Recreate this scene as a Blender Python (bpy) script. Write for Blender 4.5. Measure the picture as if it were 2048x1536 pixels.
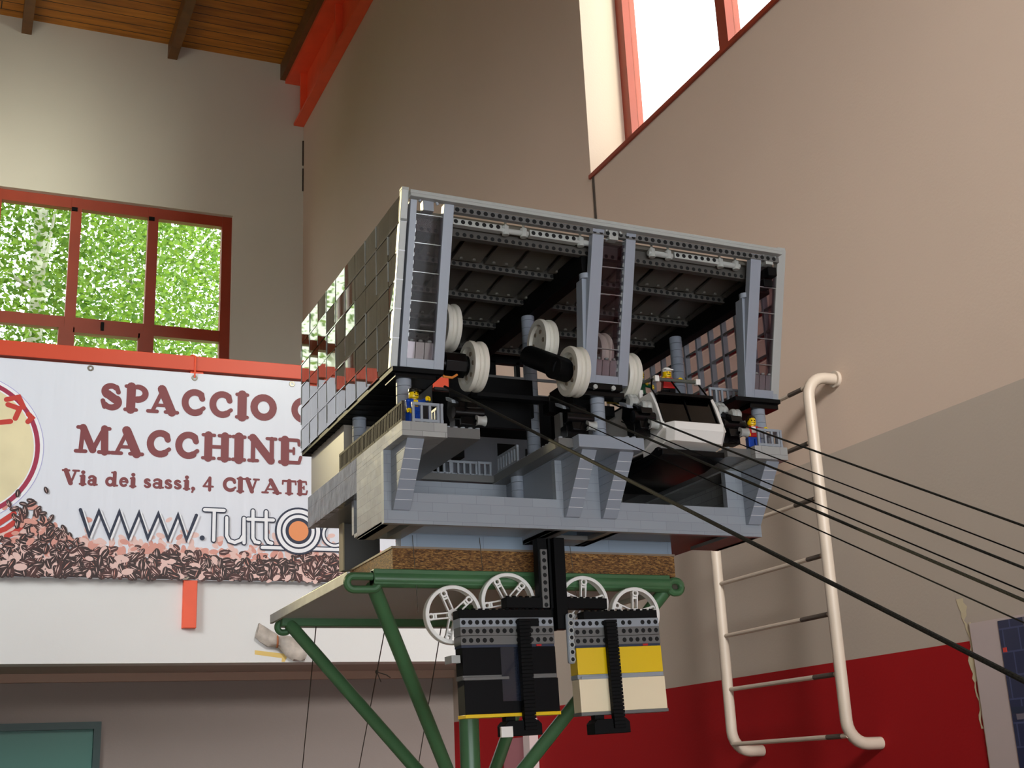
import bpy, math, random
from math import sin, cos, pi, radians
from mathutils import Vector, Matrix
random.seed(7)
for o in list(bpy.data.objects): bpy.data.objects.remove(o)
SC = bpy.context.scene
COL = SC.collection
EYE = 1.55                       # camera height in metres; lengths below are millimetres from the camera's foot

# ------------------------------------------------------------------ camera, world, sun, lamps, exposure
cam = bpy.data.cameras.new('camera'); co = bpy.data.objects.new('camera', cam); COL.objects.link(co)
co.location = (0, 0, EYE); co.rotation_euler = (radians(107.08730965), radians(2.46835635), radians(-23.2238436))
cam.sensor_width = 36; cam.lens = 36 * 2563.878 / 2048; cam.clip_start = .02; cam.clip_end = 200
SC.camera = co
W = bpy.data.worlds.new('sky'); SC.world = W; W.use_nodes = True
wn = W.node_tree.nodes; bg = wn['Background']; bg.inputs[0].default_value = (.90, .95, 1, 1); bg.inputs[1].default_value = 6.5
sun = bpy.data.lights.new('sun', 'SUN'); so = bpy.data.objects.new('sun', sun); COL.objects.link(so)
sun.energy = 2.8; sun.angle = radians(.3); sun.color = (1, .80, .50)
so.rotation_euler = Vector((.379, -.853, -.358)).to_track_quat('-Z', 'Y').to_euler(); so.location = (-6, 16, 9)
def area(name, loc, aim, sx, sy, power, colour):
    l = bpy.data.lights.new(name, 'AREA'); l.shape = 'RECTANGLE'; l.size = sx; l.size_y = sy; l.energy = power; l.color = colour
    o = bpy.data.objects.new(name, l); COL.objects.link(o); o.location = loc
    o.rotation_euler = (Vector(aim) - Vector(loc)).to_track_quat('-Z', 'Z').to_euler(); return o
area('banner_fill', (-4.5, 3.6, 5.4), (-.1, 7.7, 3.4), 3.0, 2.0, 38, (.97, .99, 1)).data.spread = radians(54)  # added fill lamp to brighten the banner; the left wall has no windows
area('right_wall_fill', (.9, -4.6, 5.8), (3.2, 3.0, 3.5), 2.0, 1.4, 60, (1, .97, .94)).data.spread = radians(40)  # unseen fill lamp, added to brighten the right wall
area('sky_glow_beyond_right_window', (5.9, -4.0, 7.7), (.8, 12.6, 7.4), 2.2, 2.0, 300, (1, .97, .88)).data.spread = radians(40)
area('back_wall_fill', (-1.3, 10.4, 6.7), (.5, 12.6, 7.6), 1.2, 1.0, 10, (1, .94, .80)).data.spread = radians(88)  # fill lamp added in mid-air to lift the upper back wall
SC.view_settings.view_transform = 'Standard'; SC.view_settings.look = 'None'; SC.view_settings.gamma = 1
SC.view_settings.use_curve_mapping = False; SC.view_settings.exposure = 0.0
SC.cycles.use_denoising = True; SC.cycles.max_bounces = 8; SC.cycles.transparent_max_bounces = 24
SC.cycles.caustics_reflective = False; SC.cycles.caustics_refractive = False

# ------------------------------------------------------------------ materials
MATS = {}
def lin(h):
    f = lambda c: c / 12.92 if c <= .04045 else ((c + .055) / 1.055) ** 2.4
    return tuple(f(int(h[i:i + 2], 16) / 255) for i in (0, 2, 4)) + (1,)
def node(nt, t, **k):
    n = nt.nodes.new(t)
    for a, v in k.items(): setattr(n, a, v)
    return n
def mat(name, h, rough=.5, spec=.5, metal=0, noise=0, nscale=200, bump=0, coat=0):
    m = bpy.data.materials.new(name); m.use_nodes = True; nt = m.node_tree; b = nt.nodes['Principled BSDF']
    c = lin(h) if isinstance(h, str) else tuple(h) + (1,)
    b.inputs['Base Color'].default_value = c; b.inputs['Roughness'].default_value = rough; b.inputs['Metallic'].default_value = metal
    b.inputs['Specular IOR Level'].default_value = spec; b.inputs['Coat Weight'].default_value = coat
    if noise or bump:
        tc = node(nt, 'ShaderNodeTexCoord'); nz = node(nt, 'ShaderNodeTexNoise'); nz.inputs['Scale'].default_value = nscale; nz.inputs['Detail'].default_value = 5
        nt.links.new(tc.outputs['Object'], nz.inputs['Vector'])
        if noise:
            rp = node(nt, 'ShaderNodeValToRGB'); e = rp.color_ramp.elements; e[0].position = .3; e[1].position = .7
            e[0].color = tuple(x * (1 - noise) for x in c[:3]) + (1,); e[1].color = tuple(min(1, x * (1 + noise)) for x in c[:3]) + (1,)
            nt.links.new(nz.outputs['Fac'], rp.inputs[0]); nt.links.new(rp.outputs[0], b.inputs['Base Color'])
        if bump:
            bm = node(nt, 'ShaderNodeBump'); bm.inputs['Strength'].default_value = bump; bm.inputs['Distance'].default_value = .002
            nt.links.new(nz.outputs['Fac'], bm.inputs['Height']); nt.links.new(bm.outputs[0], b.inputs['Normal'])
    MATS[name] = m; return m
def bricks(name, h, w=.032, hh=.0096, mortar=.00028, vary=.06, rough=.28, wob=.0, seam=.62):
    m = mat(name, h, rough); nt = m.node_tree; b = nt.nodes['Principled BSDF']; c = lin(h)
    tc = node(nt, 'ShaderNodeTexCoord'); sp = node(nt, 'ShaderNodeSeparateXYZ'); ad = node(nt, 'ShaderNodeMath'); cb = node(nt, 'ShaderNodeCombineXYZ')
    nt.links.new(tc.outputs['Object'], sp.inputs[0]); nt.links.new(sp.outputs[0], ad.inputs[0]); nt.links.new(sp.outputs[1], ad.inputs[1])
    nt.links.new(ad.outputs[0], cb.inputs[0]); nt.links.new(sp.outputs[2], cb.inputs[1])
    br = node(nt, 'ShaderNodeTexBrick'); br.inputs['Scale'].default_value = 1; br.inputs['Mortar Size'].default_value = mortar
    br.inputs['Brick Width'].default_value = w; br.inputs['Row Height'].default_value = hh; br.inputs['Mortar Smooth'].default_value = .3
    br.inputs['Color1'].default_value = tuple(x * (1 - vary) for x in c[:3]) + (1,); br.inputs['Color2'].default_value = tuple(min(1, x * (1 + vary)) for x in c[:3]) + (1,)
    br.inputs['Mortar'].default_value = tuple(x * seam for x in c[:3]) + (1,)
    nt.links.new(cb.outputs[0], br.inputs['Vector']); nt.links.new(br.outputs['Color'], b.inputs['Base Color'])
    if wob:
        nz = node(nt, 'ShaderNodeTexNoise'); nz.inputs['Scale'].default_value = 45; nt.links.new(tc.outputs['Object'], nz.inputs['Vector'])
        bm = node(nt, 'ShaderNodeBump'); bm.inputs['Strength'].default_value = wob; bm.inputs['Distance'].default_value = .002
        nt.links.new(nz.outputs['Fac'], bm.inputs['Height']); nt.links.new(bm.outputs[0], b.inputs['Normal'])
    return m
def clear(name, tint, gloss=1.0, alpha=.0, body='9aa0a0'):
    m = bpy.data.materials.new(name); m.use_nodes = True; nt = m.node_tree; nt.nodes.remove(nt.nodes['Principled BSDF']); out = nt.nodes['Material Output']
    tr = node(nt, 'ShaderNodeBsdfTransparent'); tr.inputs[0].default_value = lin(tint); gl = node(nt, 'ShaderNodeBsdfGlossy'); gl.inputs['Roughness'].default_value = .02
    df = node(nt, 'ShaderNodeBsdfDiffuse'); df.inputs[0].default_value = lin(body)
    fr = node(nt, 'ShaderNodeFresnel'); fr.inputs[0].default_value = 1.55
    ml = node(nt, 'ShaderNodeMath', operation='MULTIPLY'); ml.inputs[1].default_value = gloss; ml.use_clamp = True
    m0 = node(nt, 'ShaderNodeMixShader'); m0.inputs[0].default_value = alpha; mx = node(nt, 'ShaderNodeMixShader')
    nt.links.new(tr.outputs[0], m0.inputs[1]); nt.links.new(df.outputs[0], m0.inputs[2]); nt.links.new(fr.outputs[0], ml.inputs[0])
    nt.links.new(ml.outputs[0], mx.inputs[0]); nt.links.new(m0.outputs[0], mx.inputs[1]); nt.links.new(gl.outputs[0], mx.inputs[2]); nt.links.new(mx.outputs[0], out.inputs[0])
    MATS[name] = m; return m
GRAY = bricks('grey_plastic_bricks', '999fa7', .032, .0096, .00016, .045); GRAYS = bricks('grey_plastic_bricks_wavy', 'a9a9a6', .024, .0096, .0003, .10, .22, .4)
GRAY_SHADED = bricks('shaded_grey_bricks', '4c463e', .024, .0096, .0003, .3, .16, .6)  # shade on the rear left side put into a darker brick colour
LG = mat('grey_plastic', '999fa7', .28); LGM = mat('grey_plastic_tiles', '969da8', .24)
BLUEG = bricks('bluish_grey_plates', '8e9dac', .078, .0144, .0003, .04)
DGK = mat('dark_roof_beams', '55524e', .5, .2); DGB = mat('brownish_grey_railing', '423c39', .6, .06); DG = mat('dark_grey_plastic', '6b6a68', .33); DGR = mat('dark_grey_roof_plates', '646058', .34, noise=.08, nscale=40)
BK = mat('black_plastic', '08080a', .25, .3); BKM = mat('black_plastic_matt', '0a0a0b', .55, .12)
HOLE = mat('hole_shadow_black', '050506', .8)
WH = mat('white_plastic', 'f4f0ea', .3); WHOLD = mat('old_white_plastic', 'ded9cc', .35); YE = mat('yellow_plastic', 'f0c800', .3); CR = mat('cream_plastic', 'fae8c4', .3)
RD = mat('red_plastic', 'c01c1c', .3); BLU = mat('blue_plastic', '1146b0', .3); GRN = mat('green_plastic', '0f5a3c', .3); BRN = mat('brown_plastic', '2b1a10', .35); ORG = mat('orange_rubber', 'e08838', .5)
TILE = mat('grey_corner_tiles', 'b0b2ae', .22)
CLR = clear('clear_plastic_wall', 'd4d0c6', 2.2, .15, 'b8a884'); CLP = clear('clear_plastic_pane', 'e6dfe2', .14, .01); CLE = clear('clear_plastic_edges', 'd0d6d4', 2.5, .38, 'c4c8c8')
SMOKE = clear('smoked_plastic', '5f5c54', .8, .03, '20201e'); GLS = clear('window_glass', 'f4f8f4', .5, .0)
GREEN = mat('green_enamel', '476f49', .3, noise=.12, nscale=14); METAL = mat('galvanised_strip', 'c9c9c2', .4, metal=.3, noise=.1, nscale=60)
def osb():
    m = mat('particle_board', '9a6a34', .75); nt = m.node_tree; b = nt.nodes['Principled BSDF']
    tc = node(nt, 'ShaderNodeTexCoord'); mp = node(nt, 'ShaderNodeMapping'); mp.inputs['Scale'].default_value = (260, 260, 950)
    nz = node(nt, 'ShaderNodeTexNoise'); nz.inputs['Scale'].default_value = 1; nz.inputs['Detail'].default_value = 4; nz.inputs['Distortion'].default_value = .6
    rp = node(nt, 'ShaderNodeValToRGB'); e = rp.color_ramp.elements; e[0].position = .34; e[0].color = lin('3e260e'); e[1].position = .68; e[1].color = lin('b08448')
    e2 = rp.color_ramp.elements.new(.5); e2.color = lin('744c20')
    nt.links.new(tc.outputs['Object'], mp.inputs[0]); nt.links.new(mp.outputs[0], nz.inputs[0]); nt.links.new(nz.outputs['Fac'], rp.inputs[0]); nt.links.new(rp.outputs[0], b.inputs['Base Color']); return m
OSB = osb()
def paint_wall(name, bands, noise=.035):
    """plaster with painted bands: [(z_top_mm, colour)...] from the floor up"""
    m = mat(name, bands[-1][1], .85, .2); nt = m.node_tree; b = nt.nodes['Principled BSDF']
    g = node(nt, 'ShaderNodeNewGeometry'); sp = node(nt, 'ShaderNodeSeparateXYZ'); nt.links.new(g.outputs['Position'], sp.inputs[0])
    nz = node(nt, 'ShaderNodeTexNoise'); nz.inputs['Scale'].default_value = 1.3; nz.inputs['Detail'].default_value = 6; nt.links.new(g.outputs['Position'], nz.inputs[0])
    cur = None
    for i, (z, h) in enumerate(bands):
        if cur is None: cur = h; prev = None; col = lin(h); continue
        mx = node(nt, 'ShaderNodeMix', data_type='RGBA'); gt = node(nt, 'ShaderNodeMath', operation='GREATER_THAN'); gt.inputs[1].default_value = bands[i - 1][0] / 1000 + EYE
        nt.links.new(sp.outputs[2], gt.inputs[0]); nt.links.new(gt.outputs[0], mx.inputs[0])
        if prev is None: mx.inputs[6].default_value = col
        else: nt.links.new(prev, mx.inputs[6])
        mx.inputs[7].default_value = lin(h); prev = mx.outputs[2]
    mul = node(nt, 'ShaderNodeMix', data_type='RGBA', blend_type='MULTIPLY'); mul.inputs[0].default_value = 1
    rp = node(nt, 'ShaderNodeValToRGB'); e = rp.color_ramp.elements; e[0].position = .3; e[1].position = .7; e[0].color = (1 - noise,) * 3 + (1,); e[1].color = (1, 1, 1, 1)
    nt.links.new(nz.outputs['Fac'], rp.inputs[0])
    if len(bands) > 1: nt.links.new(prev, mul.inputs[6])
    else: mul.inputs[6].default_value = lin(bands[0][1])
    nt.links.new(rp.outputs[0], mul.inputs[7]); nt.links.new(mul.outputs[2], b.inputs['Base Color'])
    n2 = node(nt, 'ShaderNodeTexNoise'); n2.inputs['Scale'].default_value = 90; bm = node(nt, 'ShaderNodeBump'); bm.inputs['Strength'].default_value = .12; bm.inputs['Distance'].default_value = .004
    nt.links.new(g.outputs['Position'], n2.inputs[0]); nt.links.new(n2.outputs['Fac'], bm.inputs['Height']); nt.links.new(bm.outputs[0], b.inputs['Normal'])
    return m
WALLR = paint_wall('painted_wall_bands', [(379, '9c1216'), (1190, 'b3a699'), (9e6, 'cdb8a7')])
WALLB = paint_wall('pale_wall', [(9e6, 'cfcabd')]); WALLP = paint_wall('white_parapet_paint', [(9e6, 'e4e4e2')]); WALLD = paint_wall('grey_lower_wall', [(9e6, '948a84')])
CONC = paint_wall('concrete_slab', [(9e6, 'b8aca2')]); FLOOR = mat('sports_floor', '9a8a76', .45, noise=.06, nscale=2)
def planks():
    m = mat('varnished_planks', '8a5a20', .5); nt = m.node_tree; b = nt.nodes['Principled BSDF']
    g = node(nt, 'ShaderNodeNewGeometry'); br = node(nt, 'ShaderNodeTexBrick'); br.inputs['Scale'].default_value = 1; br.inputs['Brick Width'].default_value = 23; br.inputs['Row Height'].default_value = .145
    br.inputs['Mortar Size'].default_value = .006; br.inputs['Color1'].default_value = lin('c07a20'); br.inputs['Color2'].default_value = lin('aa6616'); br.inputs['Mortar'].default_value = lin('2a1808')
    mp = node(nt, 'ShaderNodeMapping'); mp.inputs['Scale'].default_value = (1.2, 9, 1); nz = node(nt, 'ShaderNodeTexNoise'); nz.inputs['Scale'].default_value = 1.5; nz.inputs['Detail'].default_value = 6
    mx = node(nt, 'ShaderNodeMix', data_type='RGBA', blend_type='MULTIPLY'); mx.inputs[0].default_value = .7
    rp = node(nt, 'ShaderNodeValToRGB'); rp.color_ramp.elements[0].position = .35; rp.color_ramp.elements[0].color = (.45, .4, .35, 1); rp.color_ramp.elements[1].position = .6
    nt.links.new(g.outputs['Position'], br.inputs[0]); nt.links.new(g.outputs['Position'], mp.inputs[0]); nt.links.new(mp.outputs[0], nz.inputs[0]); nt.links.new(nz.outputs['Fac'], rp.inputs[0])
    nt.links.new(br.outputs[0], mx.inputs[6]); nt.links.new(rp.outputs[0], mx.inputs[7]); nt.links.new(mx.outputs[2], b.inputs['Base Color']); return m
PLANK = planks(); JOIST = mat('dark_timber', '6a4520', .55, noise=.2, nscale=8)
REDST = mat('red_painted_steel', 'ee5a34', .4, noise=.06, nscale=6); REDFR = mat('red_window_frame', '93361f', .45, noise=.08, nscale=5); ORRAIL = mat('orange_red_rail', 'cf4a2c', .45)

# ------------------------------------------------------------------ mesh builder (millimetres)
class MB:
    def __init__(s): s.v = []; s.f = []; s.m = []
    def add(s, vs, fs, mi=0):
        n = len(s.v); s.v += [tuple(v) for v in vs]; s.f += [tuple(i + n for i in f) for f in fs]; s.m += [mi] * len(fs); return s
    def hexa(s, v8, mi=0):   # bottom 4 ccw then top 4 ccw
        return s.add(v8, [(3, 2, 1, 0), (4, 5, 6, 7), (0, 1, 5, 4), (1, 2, 6, 5), (2, 3, 7, 6), (3, 0, 4, 7)], mi)
    def box(s, x0, x1, y0, y1, z0, z1, mi=0):
        return s.hexa([(x0, y0, z0), (x1, y0, z0), (x1, y1, z0), (x0, y1, z0), (x0, y0, z1), (x1, y0, z1), (x1, y1, z1), (x0, y1, z1)], mi)
    def obox(s, c, M, sx, sy, sz, mi=0):
        c = Vector(c); return s.hexa([c + M @ Vector((a * sx / 2, b * sy / 2, d * sz / 2)) for d in (-1, 1) for a, b in ((-1, -1), (1, -1), (1, 1), (-1, 1))], mi)
    def lean(s, x0, x1, z0, z1, y0, th, k, zr, mi=0):   # slab whose front leans: y = y0 - (z-zr)*k
        Y = lambda z: y0 - (z - zr) * k
        return s.hexa([(x0, Y(z0), z0), (x1, Y(z0), z0), (x1, Y(z0) + th, z0), (x0, Y(z0) + th, z0), (x0, Y(z1), z1), (x1, Y(z1), z1), (x1, Y(z1) + th, z1), (x0, Y(z1) + th, z1)], mi)
    def tube(s, pts, r, n=12, mi=0, cap=True, r1=None):
        pts = [Vector(p) for p in pts]; N = len(pts); base = len(s.v); ref = None
        for i, p in enumerate(pts):
            t = (pts[min(i + 1, N - 1)] - pts[max(i - 1, 0)]).normalized()
            if ref is None:
                ref = Vector((0, 0, 1)) if abs(t.z) < .9 else Vector((1, 0, 0))
            u = (ref - t * ref.dot(t)).normalized(); w = t.cross(u); ref = u
            rr = r if r1 is None else r + (r1 - r) * i / (N - 1)
            s.v += [tuple(p + (u * cos(2 * pi * k / n) + w * sin(2 * pi * k / n)) * rr) for k in range(n)]
        fs = [(base + i * n + k, base + i * n + (k + 1) % n, base + (i + 1) * n + (k + 1) % n, base + (i + 1) * n + k) for i in range(N - 1) for k in range(n)]
        if cap: fs += [tuple(base + k for k in reversed(range(n))), tuple(base + (N - 1) * n + k for k in range(n))]
        s.f += fs; s.m += [mi] * len(fs); return s
    def cyl(s, a, b, r, n=16, mi=0, r1=None): return s.tube([a, b], r, n, mi, True, r1)
    def lathe(s, c, ax, prof, n=40, mi=0):   # prof: (radius, along axis) closed loop
        c = Vector(c); ax = Vector(ax).normalized(); ref = Vector((0, 0, 1)) if abs(ax.z) < .9 else Vector((1, 0, 0))
        u = (ref - ax * ref.dot(ax)).normalized(); w = ax.cross(u); b = len(s.v); P = len(prof)
        for k in range(n):
            d = u * cos(2 * pi * k / n) + w * sin(2 * pi * k / n)
            s.v += [tuple(c + d * r + ax * h) for r, h in prof]
        fs = [(b + k * P + j, b + k * P + (j + 1) % P, b + (k + 1) % n * P + (j + 1) % P, b + (k + 1) % n * P + j) for k in range(n) for j in range(P)]
        s.f += fs; s.m += [mi] * len(fs); return s
    def prism(s, pts, d, mi=0):      # planar polygon pts, extruded by vector d
        d = Vector(d); n = len(pts); a = [Vector(p) for p in pts]
        return s.add(a + [p + d for p in a], [tuple(reversed(range(n))), tuple(range(n, 2 * n))] + [(i, (i + 1) % n, n + (i + 1) % n, n + i) for i in range(n)], mi)
    def ball(s, c, rx, ry, rz, n=14, mi=0, m=9):
        b = len(s.v)
        for i in range(m + 1):
            a = pi * i / m
            s.v += [(c[0] + rx * sin(a) * cos(2 * pi * k / n), c[1] + ry * sin(a) * sin(2 * pi * k / n), c[2] + rz * cos(a)) for k in range(n)]
        fs = [(b + i * n + k, b + (i + 1) * n + k, b + (i + 1) * n + (k + 1) % n, b + i * n + (k + 1) % n) for i in range(m) for k in range(n)]
        s.f += fs; s.m += [mi] * len(fs); return s
    def build(s, name, mats, parent=None, bevel=0, label=None, cat=None, group=None, kind=None, smooth=True):
        if not isinstance(mats, (list, tuple)): mats = [mats]
        ws = [Vector((v[0] * .001, v[1] * .001, v[2] * .001 + EYE)) for v in s.v]
        if parent is None:
            lo = [min(v[i] for v in ws) for i in range(3)]; hi = [max(v[i] for v in ws) for i in range(3)]
            org = Vector(((lo[0] + hi[0]) / 2, (lo[1] + hi[1]) / 2, lo[2]))
        else: org = Vector(parent['org'])
        me = bpy.data.meshes.new(name); me.from_pydata([v - org for v in ws], [], s.f); 
        for m in mats: me.materials.append(m)
        me.polygons.foreach_set('material_index', s.m)
        if smooth:
            me.polygons.foreach_set('use_smooth', [True] * len(s.f)); me.set_sharp_from_angle(angle=.6)
        me.update(); o = bpy.data.objects.new(name, me); COL.objects.link(o)
        if parent is None: o.location = org
        else: o.parent = parent
        o['org'] = tuple(org)
        if bevel:
            b = o.modifiers.new('bevel', 'BEVEL'); b.width = bevel * .001; b.segments = 2; b.limit_method = 'ANGLE'; b.harden_normals = False
        return tag(o, label, cat, group, kind)
def tag(o, label=None, cat=None, group=None, kind=None):
    if label: o['label'] = label
    if cat: o['category'] = cat
    if group: o['group'] = group
    if kind: o['kind'] = kind
    return o
def thing(name, x, y, z, label, cat, group=None):
    o = bpy.data.objects.new(name, None); COL.objects.link(o); o.empty_display_size = .02
    o.location = (x * .001, y * .001, z * .001 + EYE); o['org'] = tuple(o.location); return tag(o, label, cat, group)
def sub(parent):  # an Empty part whose children are sub-parts
    return parent
def arc(cx, cy, rx, ry, a0, a1, n=18): return [(cx + rx * cos(radians(a0 + (a1 - a0) * i / n)), cy + ry * sin(radians(a0 + (a1 - a0) * i / n))) for i in range(n + 1)]

# ------------------------------------------------------------------ the hall
XR, YB, YP, YL, ZC, FZ = 3200, 12590, 7745, 8417, 7780, -EYE * 1000
MB().box(-6200, 3700, -5000, 12900, FZ - 200, FZ).build('floor', FLOOR, kind='structure')
c = MB().box(-6200, 3700, -5000, 12900, ZC, ZC + 150).build('ceiling', PLANK, kind='structure')
def wall_x(name, x0, x1, ya, yb, za, zb, holes, m):    # wall in a YZ plane with rectangular holes (y0,y1,z0,z1)
    b = MB(); ys = sorted({ya, yb, *[h[0] for h in holes], *[h[1] for h in holes]}); zs = sorted({za, zb, *[h[2] for h in holes], *[h[3] for h in holes]})
    for i in range(len(ys) - 1):
        for j in range(len(zs) - 1):
            cy, cz = (ys[i] + ys[i + 1]) / 2, (zs[j] + zs[j + 1]) / 2
            if not any(h[0] < cy < h[1] and h[2] < cz < h[3] for h in holes): b.box(x0, x1, ys[i], ys[i + 1], zs[j], zs[j + 1])
    return b.build(name, m, kind='structure', smooth=False)
def wall_y(name, y0, y1, xa, xb, za, zb, holes, m):
    b = MB(); xs = sorted({xa, xb, *[h[0] for h in holes], *[h[1] for h in holes]}); zs = sorted({za, zb, *[h[2] for h in holes], *[h[3] for h in holes]})
    for i in range(len(xs) - 1):
        for j in range(len(zs) - 1):
            cx, cz = (xs[i] + xs[i + 1]) / 2, (zs[j] + zs[j + 1]) / 2
            if not any(h[0] < cx < h[1] and h[2] < cz < h[3] for h in holes): b.box(xs[i], xs[i + 1], y0, y1, zs[j], zs[j + 1])
    return b.build(name, m, kind='structure', smooth=False)
W2 = (1000, 5940, 3300, 6600)
wall_x('wall_right', XR, XR + 340, -5000, 12900, FZ, ZC, [W2], WALLR)
WB = (-2930, 2440, 3900, 5850); WS = (-4920, -4530, 3900, 5850)
wall_y('wall_back', YB, YB + 300, -6200, XR, FZ, ZC, [WB, WS], WALLB)
wall_x('wall_left', -6400, -6100, -5000, 12900, FZ, ZC, [], WALLB)
wall_y('wall_parapet', YP, YP + 160, -6100, XR, 723, 2560, [], WALLP)
MB().box(-6100, XR, YP + 160, YB, 723, 850).build('floor_mezzanine', CONC, kind='structure')
DO = (-700, 900, -1550, 437)
wall_y('wall_lower', YL, YL + 200, -6100, XR, FZ, 723, [DO], WALLD)
MB().box(-6100, XR, YL - 40, YL, 672, 723).build('trim_1', mat('brown_trim', 'b09482', .7), kind='structure')
wall_y('wall_front', -5300, -5000, -6400, XR + 340, FZ, ZC, [(-3500, 2600, FZ + 1, 480)], WALLB)
# lower door
d = MB(); d.box(-700, 900, YL - 20, YL + 90, 395, 437); d.box(858, 900, YL - 20, YL + 90, FZ, 395); d.build('door_1', mat('dark_green_frame', '24403e', .5), kind='structure')
dp = MB().box(-690, 858, YL + 30, YL + 60, FZ, 395); pp = dp.build('door_panel', mat('teal_door_panel', '3c7468', .45), bpy.data.objects['door_1'])
# back window: frame and panes
fr = MB(); YF0, YF1 = YB + 60, YB + 140
for z0, z1 in ((3900, 3990), (4440, 4560), (5735, 5850)): fr.box(-2930, 2440, YF0, YF1, z0, z1)
for i in range(8):
    x = 2390 - i * 762
    fr.box(x - 52, x + 50, YF0 - 6, YF1 + 6, 3900, 5850)
for i, x in ((1, 1600), (2, 838)): fr.box(x - 75, x + 75, YF0 - 10, YF1, 3900, 4450)
fr.box(900, 1540, YF0 - 10, YF1, 4400, 4470)
wf = fr.build('window_1', REDFR, kind='structure')
for i in range(7): MB().box(2390 - (i + 1) * 762, 2390 - i * 762, YB + 100, YB + 106, 3990, 5740).build('pane', GLS, wf)
w3 = MB()
for z0, z1 in ((3900, 3950), (5800, 5850)): w3.box(-4920, -4530, YF0, YF1, z0, z1)
for x in (-4920, -4550): w3.box(x, x + 20, YF0, YF1, 3900, 5850)
w3 = w3.build('window_sun_slot', REDFR, kind='structure'); MB().box(-4900, -4550, YB + 100, YB + 106, 3950, 5800).build('pane', GLS, w3)  # unseen window slot, sized to let the sun reach only the model side
hd = MB()
for x in (845, 1608): hd.box(x - 28, x + 28, YB + 40, YB + 60, 5700, 5740)
hd.box(1160, 1190, YB + 40, YB + 60, 4440, 4530); hd.build('latch', BKM, wf)
# right window: red sill, frame, panes
fr = MB()
fr.box(XR + 250, XR + 340, 1000, 5940, 3270, 3390); fr.box(XR + 250, XR + 340, 1000, 5940, 6500, 6600)
for y in (5940, 4900, 3860, 2820, 1780, 1080): fr.box(XR + 245, XR + 330, y - 85, y, 3380, 6500)
wf2 = fr.build('window_2', REDFR, kind='structure')
for i in range(5): MB().box(XR + 290, XR + 296, 5940 - (i + 1) * 1040, 5855 - i * 1040, 3390, 6500).build('pane', GLS, wf2)
MB().box(XR - 14, XR + 260, 1000, 5945, 3278, 3302).build('trim_2', REDFR, kind='structure')
# thin dark joint under the window corner and in the far corner
j = MB(); j.box(XR - 4, XR + 2, 5900, 5924, 1500, 3280); j.build('trim_3', mat('dark_joint', '4a4038', .9), kind='structure')
j = MB()
for z0, z1 in ((6560, 6860), (6250, 6520)): j.box(XR - 14, XR, YB - 14, YB, z0, z1)
j.build('trim_4', mat('corner_joint', '3a3028', .9), kind='structure')
# ceiling joists and steel girder
n = 5
for x in (-2700, -1210, 260, 1745):
    MB().box(x - 50, x + 50, -5000, YB, ZC - 175, ZC).build('trim_%d' % n, JOIST, kind='structure'); n += 1
MB().box(2930, 3110, -5000, YB, ZC - 200, ZC).build('trim_%d' % n, JOIST, kind='structure'); n += 1
g = thing('steel_girder', 3100, 5000, 7050, 'red painted steel girder along the top of the right wall', 'beam')
MB().box(3165, 3185, -4900, YB - 10, 7060, 7560).build('web', REDST, g)
MB().box(2985, XR - 2, -4900, YB - 10, 7540, 7580).build('upper_flange', REDST, g)
MB().box(3085, XR - 2, -4900, YB - 10, 7030, 7062).build('lower_flange', REDST, g)
for y in (12300, 10900, 8600, 6300, 4000): MB().box(3090, 3165, y, y + 30, 7062, 7540).build('stiffener', REDST, g)
# trees outside, plus an unseen block added to stop the sun
BARK = mat('birch_bark', 'cfc8ba', .8, noise=.45, nscale=3.5)
def leafmat():
    m = mat('birch_leaves', '8fc04a', .55); nt = m.node_tree; b = nt.nodes['Principled BSDF']
    oi = node(nt, 'ShaderNodeNewGeometry'); rp = node(nt, 'ShaderNodeValToRGB'); e = rp.color_ramp.elements; e[0].color = lin('45681c'); e[1].color = lin('7f9a34')
    nt.links.new(oi.outputs['Random Per Island'], rp.inputs[0]); nt.links.new(rp.outputs[0], b.inputs['Base Color'])
    tl = node(nt, 'ShaderNodeBsdfTranslucent'); nt.links.new(rp.outputs[0], tl.inputs[0]); mx = node(nt, 'ShaderNodeMixShader'); mx.inputs[0].default_value = .55
    nt.links.new(b.outputs[0], mx.inputs[1]); nt.links.new(tl.outputs[0], mx.inputs[2]); nt.links.new(mx.outputs[0], nt.nodes['Material Output'].inputs[0]); return m
LEAF = leafmat()
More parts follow.
